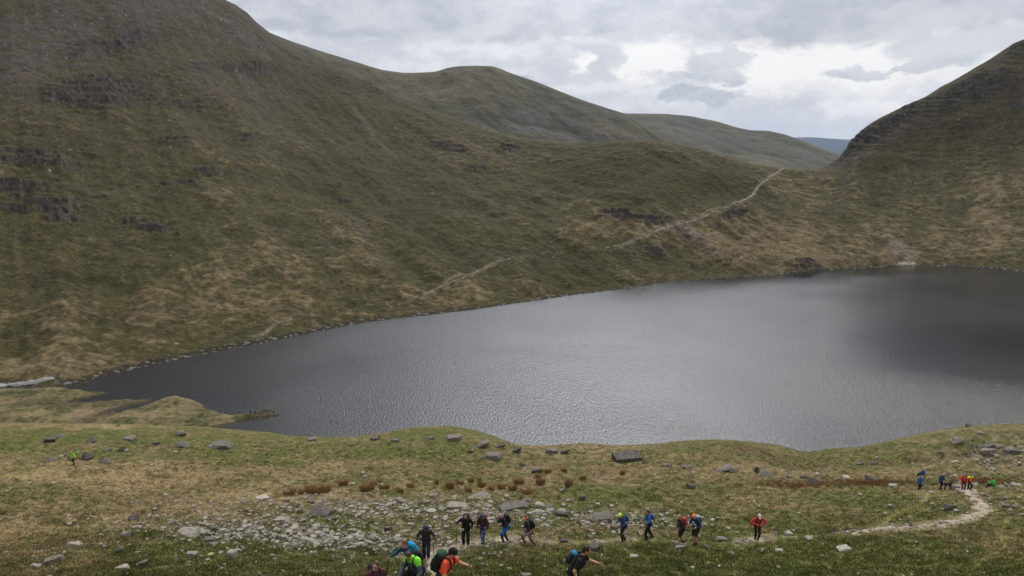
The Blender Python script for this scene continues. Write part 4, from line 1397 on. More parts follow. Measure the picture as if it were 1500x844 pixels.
person(683, 801, TOWARD - .1, 'person dressed all in black facing the viewer with one pole held out', 1.76, 10, 16, 10, top=BLACK, bottom=BLACK, hair=(0.02, 0.016, 0.014), pack=(0.016, 0.014, 0.018), pack_label='black backpack showing over the shoulder of the person all in black', pack_kind='large',
       arms=((.08, .10, -.40), (.20, .26, -.22)), grip=(0, 1), poles=((1, (.04, .08)),), pole_label=('long trekking pole held by the person all in black',), feet=((-.11, .06), (.12, .0)), extras=(('bib', (0.5, 0.48, 0.45), .13, .02, .03),), vox=.013, bulk=1.1)
person(708, 798, TOWARD - .3, 'hiker in a blue cap and blue and white patterned leggings with a dark red front', 1.70, 14, 26, 15, top=(0.045, 0.020, 0.030), bottom=(0.015, 0.035, 0.14), bkind='spots', legs='tight', hat=(0.025, 0.06, 0.15), hat_kind='beanie', hair=None,
       pack=(0.16, 0.016, 0.022), pack_label='dark red backpack on the hiker in blue patterned leggings', extras=(('bib', (0.24, 0.022, 0.022), -.03, .30, 0.0),), vox=.013, feet=((-.05, .10), (.07, -.14)))
person(742, 795, LEFT + .55, 'man in bright blue shorts over dark leggings, walking left with head bowed, pink cap', 1.78, 24, 30, 15, top=(0.012, 0.013, 0.028), bottom=(0.015, 0.10, 0.33), legs='shorts', under=(0.012, 0.014, 0.035), boots=(0.38, 0.38, 0.40), hair=None, hat=(0.42, 0.24, 0.21),
       arms=((.02, .22, -.20), (.02, .22, -.20)), pack=(0.015, 0.015, 0.026), pack_label='black backpack of the man in bright blue shorts', feet=((-.10, .22), (.12, -.16)), vox=.013)
person(776, 797, LEFT + .25, 'woman with an orange headband and a coral jacket tied at her waist', 1.70, 16, 6, 8, top=(0.02, 0.02, 0.026), bottom=(0.075, 0.075, 0.08), bkind='check', legs='shorts', under=(0.10, 0.045, 0.035), hair=(0.03, 0.016, 0.012), headband=(0.85, 0.16, 0.06), tail=True,
       arms=((.05, .20, -.34), (.05, .14, -.38)), pack=(0.012, 0.014, 0.02), pack_label='black backpack on the woman with the orange headband', extras=(('waist_jacket', (0.72, 0.13, 0.13)),), feet=((-.09, .28), (.10, -.26)), vox=.013)
person(914, 793, LEFT + .45, 'walker in a lime yellow beanie and dark blue jacket, looking down, black trousers', 1.70, 18, 34, 10, top=(0.018, 0.060, 0.155), bottom=BLACK, hat=(0.52, 0.85, 0.04), hair=None, arms=((.02, .24, -.28), (.04, .22, -.30)),
       pack=(0.012, 0.05, 0.13), pack_label='blue backpack on the walker in the lime yellow beanie', pack_kind='small', extras=(('waistbelt', (0.55, 0.58, 0.62)), ('stripe', (0.30, 0.32, 0.35))), feet=((-.08, .12), (.09, -.10)), vox=.014)
person(951, 790, LEFT + .15, 'walker in a bright blue jacket without a hat, second from the lime yellow beanie', 1.66, 12, 8, 0, top=(0.030, 0.125, 0.34), bottom=BLACK, hair=(0.06, 0.025, 0.02), arms=((.04, .26, -.34), (.05, .22, -.32)), grip=(0, 0), pack=(0.03, 0.10, 0.28), pack_kind='small',
       pack_label='blue backpack on the walker in bright blue', feet=((-.08, .20), (.09, -.20)), vox=.014)
person(999, 797, LEFT + .35, 'walker in long black shorts with bare calves, a red pack and yellowish cap', 1.74, 14, 14, 5, top=(0.030, 0.022, 0.032), bottom=BLACK, legs='shorts', hat=(0.32, 0.26, 0.10), hat_kind='cap', hair=(0.02, 0.015, 0.012), boots=BLACK, shoe_high=False,
       arms=((.03, .22, -.40), (.06, .06, -.48)), pack=(0.42, 0.035, 0.040), pack_label='red backpack on the walker in long black shorts', extras=(('bib', (0.30, 0.03, 0.03), .02, .34, 0.0),), feet=((-.10, .26), (.10, -.20)), vox=.014)
person(1019, 798, LEFT + .75, 'walker in a bright orange beanie and navy top, short black shorts and bare legs', 1.72, 16, 22, 5, top=(0.016, 0.028, 0.095), bottom=BLACK, legs='shorts', hat=(0.95, 0.17, 0.03), hair=None, boots=BLACK, shoe_high=False, arms=((.06, .24, -.26), (.02, .24, -.22)),
       pack=(0.03, 0.06, 0.15), pack_lid=(0.20, 0.33, 0.42), pack_label='navy and pale blue backpack on the walker in the orange beanie', extras=(('bib', (0.6, 0.6, 0.62), .05, .36, 0.0), ('bib', (0.6, 0.6, 0.62), -.06, .26, 0.0)), feet=((-.09, .05), (.12, -.08)), vox=.014)
person(1108, 795, TOWARD, 'person in a red jacket and white cap with both elbows out, alone on the path', 1.68, 20, 24, 0, top=(0.44, 0.030, 0.036), bottom=BLACK, legs='tight', hat=(0.55, 0.52, 0.48), hat_kind='cap', hair=(0.05, 0.03, 0.02), boots=(0.2, 0.2, 0.22),
       arms=((.00, .12, -.26), (.00, .12, -.26)), elbow=((1.0, -.3, .1), (1.0, -.3, .1)), pack=(0.20, 0.02, 0.025), pack_kind='small', pack_label='small red backpack on the person with elbows out', feet=((-.06, .03), (.06, -.04)), vox=.014)
person(838, 882, RIGHT - .25, 'man in a black t shirt leaning to the right, bare arm out to a pole', 1.80, 28, 10, 10, top=(0.012, 0.013, 0.018), sleeve='short', bottom=BLACK, hair=(0.022, 0.014, 0.010), arms=((.05, .40, -.24), (.10, -.04, -.48)), grip=(1, 0),
       poles=((0, (.0, .06)),), pole_label=('trekking pole planted by the man in the black t shirt',), pack=(0.02, 0.02, 0.028), pack_lid=(0.015, 0.15, 0.30), pack_label='pack with a blue rolled top on the man in the black t shirt', pack_kind='small', vox=N, bulk=1.08,
       extras=())

FV = .024
person(1345, 717, RIGHT + .5, 'walker in a bright blue jacket bent low, by the far end of the trampled track', 1.70, 48, 10, 0, hips=.2, top=(0.02, 0.10, 0.36), bottom=NAVY, hair=None, hat=(0.45, 0.36, 0.28), arms=((.05, .30, -.20), (.05, .30, -.20)), pack=(0.02, 0.07, 0.26), pack_kind='small',
       pack_label='blue backpack on the bent walker in blue', vox=FV)
person(1349, 699, AWAY + .4, 'person in a blue jacket low on the slope behind the bent walker in blue', 1.66, 8, 5, 0, sit=.28, feet=((-.14, .42), (.14, .40)), top=(0.02, 0.07, 0.24), bottom=NAVY, hair=(0.3, 0.2, 0.14), vox=FV)
person(1377, 717, RIGHT + .3, 'walker in a blue jacket leaning towards the black dog', 1.74, 26, 10, 0, top=(0.018, 0.065, 0.23), bottom=NAVY, hair=None, hat=(0.45, 0.38, 0.30), arms=((.05, .26, -.36), (.05, .2, -.38)), pack=(0.016, 0.04, 0.13), pack_kind='small', pack_label='dark blue backpack on the walker beside the black dog', vox=FV)
person(1410, 719, TOWARD, 'walker in a bright red jacket with a pale front at the head of the path', 1.72, 8, 12, 0, top=(0.60, 0.032, 0.038), bottom=BLACK, hair=(0.08, 0.06, 0.05), extras=(('bib', (0.6, 0.55, 0.52), .04, .36, 0.0),), pack=(0.25, 0.02, 0.02), pack_kind='small', pack_label='dark red backpack on the walker in bright red', feet=((-.08, .05), (.08, -.05)), vox=FV)
person(1419, 719.5, TOWARD, 'walker in a yellow high visibility vest over red sleeves at the head of the path', 1.80, 8, 12, 0, top=(0.42, 0.03, 0.03), yoke=(0.62, 0.75, 0.04), bottom=BLACK, hair=None, hat=(0.06, 0.08, 0.13), extras=(('bib', (0.62, 0.75, 0.04), .0, .26, 0.01), ('bib', (0.55, 0.6, 0.65), -.12, .0, .03)), feet=((-.08, .05), (.08, -.05)), vox=FV)
person(1452, 714, AWAY + .3, 'person in a bright green jacket sitting on the grass beyond the path', 1.70, 14, 8, 0, sit=.30, top=(0.06, 0.42, 0.07), bottom=DARK, hair=(0.03, 0.03, 0.03), feet=((-.14, .42), (.14, .40)), arms=((.06, .30, -.30), (.06, .30, -.30)), vox=FV)
person(109, 682, AWAY + 2.6, 'lone walker in a bright lime jacket and black trousers among boulders on the left', 1.78, 8, 8, 0, top=(0.36, 0.80, 0.045), bottom=BLACK, hair=(0.25, 0.2, 0.17), feet=((-.08, .06), (.09, -.05)), extras=(), pack=(0.05, 0.12, 0.03), pack_kind='small', pack_label='dark green pack on the lone walker in lime', vox=FV)
pen_hit = lambda x, y: hit(x, y, pen_z, 200, 400, 1200)
person(367.5, 608.3, AWAY, 'left one of two dark figures standing on the spit at the water', 1.80, 3, 3, 0, top=BLACK, bottom=BLACK, hair=BLACK, feet=((-.1, .02), (.1, -.02)), zfun=pen_z, hitf=pen_hit, vox=.035)
person(373.5, 608.0, AWAY, 'right one of two dark figures standing on the spit at the water', 1.72, 3, 3, 0, top=BLACK, bottom=BLACK, hair=BLACK, feet=((-.1, .02), (.1, -.02)), zfun=pen_z, hitf=pen_hit, vox=.035)

# the dog
db = fg_hit(1388, 716.5)[0]
dr = empty('dog', db, RIGHT + .15)
tag(dr, 'shaggy black dog walking right in front of the man in blue', 'dog')
c_, s_ = math.cos(RIGHT + .15), math.sin(RIGHT + .15)


def dg(x, y):
    return float(fg_z(db[0] + c_ * x - s_ * y, db[1] + s_ * x + c_ * y)) - db[2]


q = [('e', (0, .20, .50), (.12, .20, .16), None), ('e', (0, -.08, .50), (.11, .28, .125), None), ('e', (0, -.30, .52), (.11, .15, .13), None), ('c', (0, .32, .56), (0, .46, .70), .085, .07),
     ('e', (0, .52, .74), (.075, .10, .08), None), ('c', (0, .58, .72), (0, .70, .69), .045, .035), ('c', (.06, .48, .78), (.085, .46, .68), .025, .02), ('c', (-.06, .48, .78), (-.085, .46, .68), .025, .02),
     ('c', (0, -.42, .55), (0, -.58, .52), .035, .04), ('c', (0, -.58, .52), (0, -.70, .60), .045, .025)]
for x, y0, ft in ((-.075, .24, .32), (.075, .24, .18)):
    z = dg(x, ft)
    q += [('c', (x, y0, .46), (x, y0 - .03, .26), .055, .038), ('c', (x, y0 - .03, .26), (x, ft, z + .05), .036, .03), ('c', (x, ft, z + .03), (x, ft + .05, z + .03), .034, .03)]
for x, ft in ((-.075, -.24), (.075, -.40)):
    z = dg(x, ft)
    q += [('c', (x, -.30, .48), (x, -.22, .33), .08, .05), ('c', (x, -.22, .33), (x, ft - .06, .20), .045, .032), ('c', (x, ft - .06, .20), (x, ft, z + .05), .03, .028), ('c', (x, ft, z + .03), (x, ft + .05, z + .03), .034, .03)]
obj('body', sdf_mesh('body', q, .018, cloth((0.008, 0.008, 0.009), 'hair'), .03), dr)

# ------------------------------------------------------------------ stones
def stone_mat(name, base, dark, light):
    m = bpy.data.materials.new(name)
    m.use_nodes = True
    t = NT(m.node_tree)
    b = t.n['Principled BSDF']
    co = t.new('ShaderNodeTexCoord').outputs['Object']
    oi = t.new('ShaderNodeObjectInfo').outputs['Random']
    off = t.new('ShaderNodeVectorMath', operation='ADD')
    t.l.new(co, off.inputs[0])
    cc = t.new('ShaderNodeCombineXYZ')
    t.put(cc.inputs[0], t.m('MULTIPLY', oi, 37.0))
    t.l.new(cc.outputs[0], off.inputs[1])
    n = t.noise(off.outputs[0], 3.5, 5, 0.65)
    n2 = t.noise(off.outputs[0], 11, 3, 0.6)
    c = t.mix(t.rng(n, 0.35, 0.62, 0, 1, True), dark, base)
    c = t.mix(t.rng(n2, 0.55, 0.68, 0, 0.9, True), c, light)
    hs = t.new('ShaderNodeHueSaturation')
    t.put(hs.inputs['Color'], c)
    t.put(hs.inputs['Value'], t.rng(oi, 0, 1, 0.72, 1.22))
    t.put(b.inputs['Base Color'], hs.outputs[0])
    b.inputs['Roughness'].default_value = 0.9
    b.inputs['Specular IOR Level'].default_value = 0.15
    bp = t.new('ShaderNodeBump')
    bp.inputs['Strength'].default_value = 0.7
    bp.inputs['Distance'].default_value = 0.05
    t.put(bp.inputs['Height'], n2)
    t.put(b.inputs['Normal'], bp.outputs[0])
    return m


M_PALE = stone_mat('pale_lichened_stone', (0.36, 0.33, 0.285), (0.18, 0.16, 0.13), (0.47, 0.445, 0.39))
M_GREY = stone_mat('grey_stone', (0.175, 0.158, 0.135), (0.085, 0.075, 0.064), (0.29, 0.27, 0.235))
M_DARK = stone_mat('dark_stone', (0.10, 0.088, 0.076), (0.045, 0.04, 0.036), (0.19, 0.175, 0.155))
M_YELLOW = stone_mat('yellow_lichened_stone', (0.33, 0.31, 0.14), (0.22, 0.20, 0.09), (0.42, 0.40, 0.24))


def rock_mesh(seed, mat, sub=3, cuts=15, boxy=False):
    rg = np.random.default_rng(seed)
    bm = bmesh.new()
    bmesh.ops.create_icosphere(bm, subdivisions=sub, radius=1.0)
    bm.verts.ensure_lookup_table()
    V = np.array([v.co[:] for v in bm.verts])
    Fc = np.array([[v.index for v in f.verts] for f in bm.faces])
    bm.free()
    if boxy:
        q_ = rg.uniform(.50, .64, 3)
        a_ = rg.uniform(-.25, .25)
        V = V @ np.array([[1, a_, .1], [-a_, 1, -.12], [-.1, .12, 1]])
        V = np.clip(V, -q_, q_)
    for _ in range(cuts):
        n_ = unit(rg.normal(size=3) * np.array((1, 1, .8)))
        d = rg.uniform(.34, .68) if not boxy else rg.uniform(.56, .80)
        V = V - np.maximum(V @ n_ - d, 0)[:, None] * n_ * 1.0
    V *= 1 + 0.07 * fbm(V[:, 0] * 2.1 + seed * 3.7, V[:, 1] * 2.1 + V[:, 2] * 1.7, 3, seed)[:, None]
    V /= np.abs(V).max(0)
    return mesh_np('boulder', V, Fc, mat, False)


PROTO = {m: [rock_mesh(100 + i + 17 * j, mat, 3, 15 if i % 2 else 8, i % 2 == 0) for i in range(8)] for j, (m, mat) in enumerate((('pale', M_PALE), ('grey', M_GREY), ('dark', M_DARK), ('yellow', M_YELLOW)))}
PROTO_S = {m: [rock_mesh(300 + i + 17 * j, mat, 2, 10 if i % 2 else 5, i % 2 == 0) for i in range(8)] for j, (m, mat) in enumerate((('pale', M_PALE), ('grey', M_GREY), ('dark', M_DARK)))}


def rock(px, py, w_, h_, tone, label=None, group=None, small=False, name='boulder', cat='boulder', tilt=12):
    g = fg_hit(px, py)[0]
    d = project(g)[2]
    W, Hh = w_ * d / F, h_ * d / F
    o = obj(name, random.choice((PROTO_S if small else PROTO)[tone]))
    o.rotation_euler = (R(random.uniform(-tilt, tilt)), R(random.uniform(-tilt, tilt)), random.uniform(0, 6.28) if w_ < h_ * 1.6 else random.choice((0, math.pi)) + random.uniform(-.35, .35))
    o.scale = (W * .47, W * random.uniform(.30, .44), Hh * .62)
    o.location = (g[0], g[1] + W * .2, float(fg_z(g[0], g[1] + W * .2)) + Hh * .08)
    tag(o, label, cat, group)
    return o


BOULD = [
    (919, 678, 42, 18, 'dark', 'largest boulder, squat and dark with a square front, alone below the rim'),
    (261, 657, 36, 9, 'grey', 'long flat grey slab on the left of the slope below the rim'),
    (262, 638, 21, 7, 'grey', 'low grey boulder close to the rim above the long flat slab'),
    (311, 656, 20, 15, 'grey', 'pointed grey boulder right of the long flat slab'), (324, 658, 30, 11, 'pale', 'broad boulder leaning on the pointed grey one'),
    (178, 662, 22, 11, 'dark', 'dark rounded boulder left of the long flat slab'), (157, 660, 14, 8, 'grey', 'small grey boulder left of the dark rounded one'), (135, 649, 20, 9, 'dark', 'dark boulder up the slope from the walker in lime'),
    (68, 649, 24, 10, 'dark', 'dark low boulder at the far left near the rim'), (85, 643, 16, 8, 'grey', 'grey boulder touching the dark low one at far left'), (190, 645, 16, 6, 'grey', 'thin grey boulder between the dark one and the rim'),
    (125, 674, 24, 12, 'dark', 'brownish boulder just right of the walker in lime'), (103, 676, 14, 12, 'grey', 'grey boulder right behind the walker in lime'), (72, 677, 18, 9, 'pale', 'pointed boulder left of the walker in lime'),
    (152, 679, 16, 8, 'grey', 'small grey boulder on the right of the walker in lime, beyond the brownish one'), (229, 652, 12, 6, 'grey', 'small grey stone left of the long flat slab'),
    (376, 656, 10, 5, 'dark', 'small dark stone on the grass below the end of the spit'), (457, 647, 16, 8, 'grey', 'grey pointed boulder on the rim right of the spit'),
    (549, 645, 15, 6, 'grey', 'flat grey boulder at the left foot of the rim knoll'), (578, 648, 15, 5, 'pale', 'thin flat slab on the rim knoll'), (630, 646, 14, 6, 'grey', 'grey boulder high on the rim knoll'), (664, 646, 26, 7, 'grey', 'broad grey slabs on the crest of the rim knoll'),
    (705, 657, 32, 11, 'grey', 'broad grey boulder on the right shoulder of the rim knoll'), (733, 655, 20, 7, 'dark', 'dark flat boulder under the right edge of the rim knoll'), (755, 664, 20, 10, 'dark', 'dark upright boulder in the dip right of the rim knoll'),
    (722, 672, 26, 8, 'pale', 'leaning slab below the rim knoll'), (690, 663, 12, 6, 'grey', 'small grey stone left of the leaning slab'), (808, 664, 20, 8, 'grey', 'low grey boulder, left of a pair near the rim'), (826, 665, 18, 9, 'dark', 'dark rounded boulder, right of a pair near the rim'),
    (767, 684, 14, 7, 'grey', 'small grey boulder above the dark speckled one'), (785, 693, 22, 9, 'dark', 'dark speckled boulder in the middle of the slope above the rushes'), (822, 722, 17, 7, 'pale', 'pale flat topped block right of the rush tufts'), (853, 734, 10, 9, 'dark', 'small dark pyramid shaped stone on the grass right of the pale block'),
    (636, 728, 32, 9, 'grey', 'long grey slab just under the rush tufts'), (704, 730, 40, 8, 'grey', 'low layered slab under the middle rush tufts'), (669, 746, 36, 9, 'pale', 'broad pale slab above the person all in black'), (752, 747, 44, 9, 'grey', 'long grey slab behind the heads of the man in blue shorts and the orange headband'), (791, 742, 26, 9, 'pale', 'pale block up the slope from the orange headband'),
    (772, 735, 24, 10, 'grey', 'grey stacked block above the long slab'), (792, 752, 22, 8, 'pale', 'pale block right of the woman with the orange headband'), (822, 757, 20, 7, 'dark', 'dark flat stone right of the orange headband woman'),
    (470, 754, 40, 12, 'dark', 'long dark slab at the upper edge of the rubble'), (482, 762, 26, 9, 'dark', 'dark slab with a shadowed side under the long dark one'), (568, 780, 17, 13, 'dark', 'dark round boulder standing in the rubble left of the man with two poles'), (383, 733, 20, 10, 'pale', 'pale rounded boulder above the rubble on the left'),
    (270, 785, 40, 8, 'pale', 'long pale slab at the left end of the rubble'), (305, 793, 18, 8, 'grey', 'grey block under the left end of the rubble'), (412, 768, 26, 11, 'pale', 'pale block in the upper middle of the rubble'), (432, 805, 18, 13, 'pale', 'pale faceted block alone on the grass under the rubble'),
    (339, 818, 15, 10, 'pale', 'pale cracked block on the grass left of the faceted block'), (307, 818, 10, 9, 'yellow', 'small pointed stone yellow with lichen'), (279, 817, 18, 8, 'pale', 'pale stone left of the yellow pointed one'), (256, 818, 14, 8, 'pale', 'pale stone second to the left of the yellow pointed one'),
    (196, 763, 22, 9, 'dark', 'dark and white stone on the straw grass at left'), (183, 787, 14, 9, 'pale', 'pale stone below the dark and white one'), (108, 801, 22, 6, 'pale', 'flat pale stone on the lower left straw grass'), (154, 804, 15, 5, 'grey', 'small flat stone right of the flat pale one at lower left'),
    (74, 829, 30, 10, 'grey', 'humped grey boulder at the bottom left'), (51, 834, 15, 7, 'pale', 'pale stone touching the humped boulder at bottom left'), (177, 836, 22, 9, 'pale', 'pale oval stone at the bottom left of the picture'), (206, 832, 20, 8, 'grey', 'grey stone right of the pale oval one'), (173, 813, 15, 7, 'grey', 'grey stone above the pale oval one'), (201, 812, 12, 5, 'pale', 'thin pale stone right of the grey one above the oval'),
    (870, 808, 18, 13, 'grey', 'leaning grey slab beside the head of the man in the black t shirt'), (865, 789, 14, 9, 'grey', 'grey block left of the lime yellow beanie'), (826, 794, 13, 7, 'dark', 'dark stone on the path above the man in the black t shirt'), (930, 818, 15, 5, 'pale', 'flat pale stone on the grass right of the man in the black t shirt'), (832, 823, 14, 5, 'pale', 'flat pale stone left of the man in the black t shirt'),
    (901, 776, 14, 10, 'grey', 'grey block at the foot of the stones left of the lime yellow beanie'), (884, 763, 34, 10, 'grey', 'broad grey pile top left of the lime yellow beanie'), (997, 806, 19, 8, 'grey', 'grey pointed slab under the two bare legged walkers'), (1038, 804, 13, 7, 'dark', 'dark stone on the grass right of the orange beanie'), (1057, 794, 18, 8, 'grey', 'cracked grey slab between the orange beanie and the red jacket'),
    (1071, 814, 13, 4, 'pale', 'thin pale stone down the slope from the cracked slab'), (1117, 809, 12, 5, 'pale', 'pale stone in front of the person in red'), (1142, 811, 12, 6, 'pale', 'pale wedge stone right of the one in front of the person in red'), (1113, 746, 9, 4, 'pale', 'small pale stone above the person in red'), (1237, 809, 22, 6, 'pale', 'thin pale slab alone on the lower right grass'), (1393, 748, 17, 10, 'dark', 'smooth dark boulder inside the bend of the path'),
    (1186, 792, 11, 6, 'pale', 'pale stone at the edge of the path right of the person in red'), (1155, 785, 12, 6, 'pale', 'pale block on the path between the red jacket and the peat bank'), (1488, 744, 14, 7, 'grey', 'grey stone near the right border beside the path bend'), (771, 846, 20, 10, 'pale', 'pale stone at the bottom edge of the picture in the middle'),
    (945, 679, 9, 10, 'grey', 'small upright grey stone right of the largest boulder'), (975, 684, 22, 8, 'grey', 'flat grey boulder, first right of the small upright stone'), (1008, 685, 22, 9, 'grey', 'grey domed boulder, second right of the small upright stone'), (1062, 692, 30, 9, 'grey', 'jagged low outcrop right of the domed boulder'), (1078, 693, 18, 7, 'grey', 'grey flake at the right end of the jagged outcrop'), (1111, 694, 15, 11, 'dark', 'dark upright rock with a black side, middle right'), (1122, 699, 26, 7, 'pale', 'flat slab in front of the dark upright rock'),
    (1157, 701, 12, 6, 'grey', 'small grey stone right of the flat slab there'), (1178, 700, 12, 9, 'grey', 'grey stone left of the domed lichen boulder'), (1197, 709, 25, 12, 'grey', 'domed boulder with white lichen at the bog edge'), (1240, 702, 12, 7, 'pale', 'small stone in the bog edge right of the domed lichen boulder'), (1278, 707, 20, 11, 'dark', 'dark boulder with a white patch amid russet grass'), (1260, 682, 13, 5, 'grey', 'small grey stone on the far shelf'), (1281, 682, 16, 7, 'grey', 'grey boulder on the far shelf beside a smaller one'), (1013, 716, 13, 6, 'dark', 'low dark stone above the two bare legged walkers'),
    (1369, 711, 10, 6, 'dark', 'dark boulder directly behind the walker with the dog'), (1400, 716, 13, 8, 'pale', 'pale rock left of the walker in bright red'), (1428, 714, 17, 9, 'pale', 'pale rock right of the high visibility vest'), (1469, 714, 13, 6, 'pale', 'pale block right of the sitting person in green'), (1490, 713, 16, 7, 'pale', 'pale block at the right border level with the sitting person'), (1309, 713, 13, 5, 'pale', 'pale flat stone left of the bent walker in blue'), (1306, 709, 14, 5, 'dark', 'dark low stone behind the pale flat one'),
    (1422, 625, 14, 6, 'dark', 'dark rock jutting on the crest of the rocky knoll at right'), (1449, 667, 22, 7, 'pale', 'wide slab on the face of the rocky knoll'), (1464, 656, 18, 7, 'pale', 'slab higher up on the rocky knoll'), (1492, 664, 14, 7, 'pale', 'rounded rock at the right border on the knoll'), (1404, 648, 14, 5, 'pale', 'low rock at the left side of the rocky knoll'), (172, 624, 7, 6, 'pale', 'small stone on the rim above the lone walker in lime'),
]
for q in BOULD:
    q = list(q)
    if q[1] < 702 and q[4] == 'pale':
        q[4] = 'grey'
    o = rock(*q)
    if q[5].startswith('largest'):
        o.data = rock_mesh(911, M_DARK, 4, 5, True)
        o.rotation_euler = (0.03, -0.05, 0.12)
        o.scale = (o.scale[0], o.scale[1] * 1.2, o.scale[2])


def cluster(n, cx_c, cy_c, rx, ry, rot, smin, smax, tones, label, group, small=True, off=1.6):
    c_, s_ = math.cos(R(rot)), math.sin(R(rot))
    for _ in range(n):
        a, b_ = RNG.normal(0, .55), RNG.normal(0, .55)
        x, y = cx_c + rx * a * c_ - ry * b_ * s_, cy_c + rx * a * s_ + ry * b_ * c_
        w_ = smin * (smax / smin) ** (RNG.random() ** off)
        if 0 < x < 1500 and y < 842:
            rock(x, y, w_, w_ * RNG.uniform(.30, .58), random.choice(tones), label, group, small and w_ < 16, tilt=22, name='stone', cat='stone')


cluster(86, 430, 786, 215, 13, 3, 6, 17, ('pale', 'pale', 'pale', 'grey'), 'pale angular stone in the long rubble band left of the path', 'stones of the rubble band left of the path')
cluster(26, 590, 800, 70, 11, 6, 5, 14, ('pale', 'pale', 'grey'), 'pale angular stone in the long rubble band left of the path', 'stones of the rubble band left of the path')
cluster(58, 640, 748, 250, 12, 2, 6, 18, ('pale', 'grey', 'grey', 'pale'), 'grey stone in the upper rubble band behind the line of walkers', 'stones of the upper rubble band')
cluster(16, 915, 768, 60, 10, 5, 6, 18, ('pale', 'grey', 'grey'), 'grey stone of the pile beside the walker in the lime yellow beanie', 'stones of the pile by the lime beanie')
cluster(24, 1455, 660, 66, 24, 12, 5, 20, ('pale', 'grey', 'grey', 'dark'), 'stone bedded in the rocky knoll at the right edge', 'stones of the rocky knoll')
cluster(10, 1470, 738, 34, 12, 20, 4, 10, ('pale', 'grey'), 'small stone right of the bend in the path', 'stones right of the path bend')


def merge_stones(name, pts, mat=None):
    V, Fs, o = [], [], 0
    ms = []
    base = []
    for tone in ('pale', 'grey'):
        for me in PROTO_S[tone][:4]:
            v = np.empty(len(me.vertices) * 3, np.float32)
            me.vertices.foreach_get('co', v)
            l = np.empty(len(me.loops), np.int32)
            me.loops.foreach_get('vertex_index', l)
            base.append((v.reshape(-1, 3), l.reshape(-1, 3)))
    for (x, y, z, s1, s2) in pts:
        v, fc = base[RNG.integers(len(base))]
        a = RNG.random() * 6.28
        q = v * np.array((s1 * .5, s1 * RNG.uniform(.3, .5), s2 * .6))
        q = np.stack([q[:, 0] * math.cos(a) - q[:, 1] * math.sin(a), q[:, 0] * math.sin(a) + q[:, 1] * math.cos(a), q[:, 2]], -1) + (x, y, z + s2 * .1)
        V.append(q)
        Fs.append(fc + o)
        o += len(v)
    return obj(name, mesh_np(name, np.concatenate(V), np.concatenate(Fs), mat or M_PALE, False))


def scatter_px(n, fx):
    pts = []
    while len(pts) < n:
        x, y = RNG.uniform(-60, 1560), 655 + 195 * RNG.random() ** .8
        if RNG.random() < fx(x, y):
            pts.append((x, y))
    return np.array(pts)


e1 = lambda x, y, *a: float(ell(np.float64(x), np.float64(y), *a))
sp_ = scatter_px(4200, lambda x, y: 0.022 + .95 * e1(x, y, 440, 785, 220, 20, 3) + .75 * e1(x, y, 650, 750, 270, 17, 2) + .6 * e1(x, y, 920, 768, 80, 14) + .5 * e1(x, y, 1455, 665, 75, 25) + .25 * e1(x, y, 1450, 735, 60, 25) + .10 * e1(x, y, 300, 830, 400, 30))
g = fg_hit(sp_[:, 0], sp_[:, 1])
dd = project(g)[2]
core = np.clip(ell(sp_[:, 0], sp_[:, 1], 440, 787, 200, 16, 3) + .7 * ell(sp_[:, 0], sp_[:, 1], 650, 752, 240, 14, 2), 0, 1)
ss = (1 + .7 * core) * 1.7 * (7.0 / 1.6) ** (RNG.random(len(g)) ** 1.8)
def shore_stones(name, pts, smin, smax, zfun, lab):
    z = zfun(pts[:, 0], pts[:, 1])
    ok = (z > -.4) & (z < 2.2)
    s = smin * (smax / smin) ** (RNG.random(len(pts)) ** 2)
    tag(merge_stones(name, [(p[0], p[1], zz, q, q * .55) for p, zz, q, k_ in zip(pts, z, s, ok) if k_], M_DARK if len(pts) % 2 else M_GREY), lab, 'stones', kind='stuff')


q = dens(np.array(SHORE, float), 1.2)
q = q[(q[:, 0] > -60) & (q[:, 0] < 1560)]
q = on_lake(q[:, 0], q[:, 1])
q = q[RNG.integers(0, len(q), 2600)]
q = q[fbm(q[:, 0] / 30, q[:, 1] / 30, 3, 12) > .12][:131]
shift = np.abs(RNG.normal(0, 2.6, len(q)))[:, None] * unit(np.array([0, 1, 0]))
q = q + shift * np.where(RNG.random(len(q)) < .85, 1, -.3)[:, None] + RNG.normal(0, 1.2, (len(q), 3)) * (1, 0, 0)
shore_stones('shore_stones', q, .35, 1.5, fell_z, 'stones along the water line under the fellside')
k_ = np.argwhere(np.abs(sdf) < 1.1)
k_ = k_[RNG.integers(0, len(k_), 400)]
sx2, sy2 = np.meshgrid(np.arange(-330, -60, 0.55), np.arange(235, 392, 0.7))
q = np.stack([sx2[k_[:, 0], k_[:, 1]], sy2[k_[:, 0], k_[:, 1]], k_[:, 0] * 0.], -1)
tq = on_lake(np.clip(RNG.normal(393, 9, 81), 360, 408), RNG.normal(607.5, 2, 81))
shore_stones('spit_stones', np.concatenate([q, tq]), .25, 1.1, pen_z, 'dark and pale stones edging the low spit')
tag(merge_stones('small_stones', [(*p, s * d / F, s * d / F * RNG.uniform(.35, .6)) for p, s, d in zip(g, ss, dd)]), 'small loose stones strewn through the grass of the near slope', 'stones', kind='stuff')
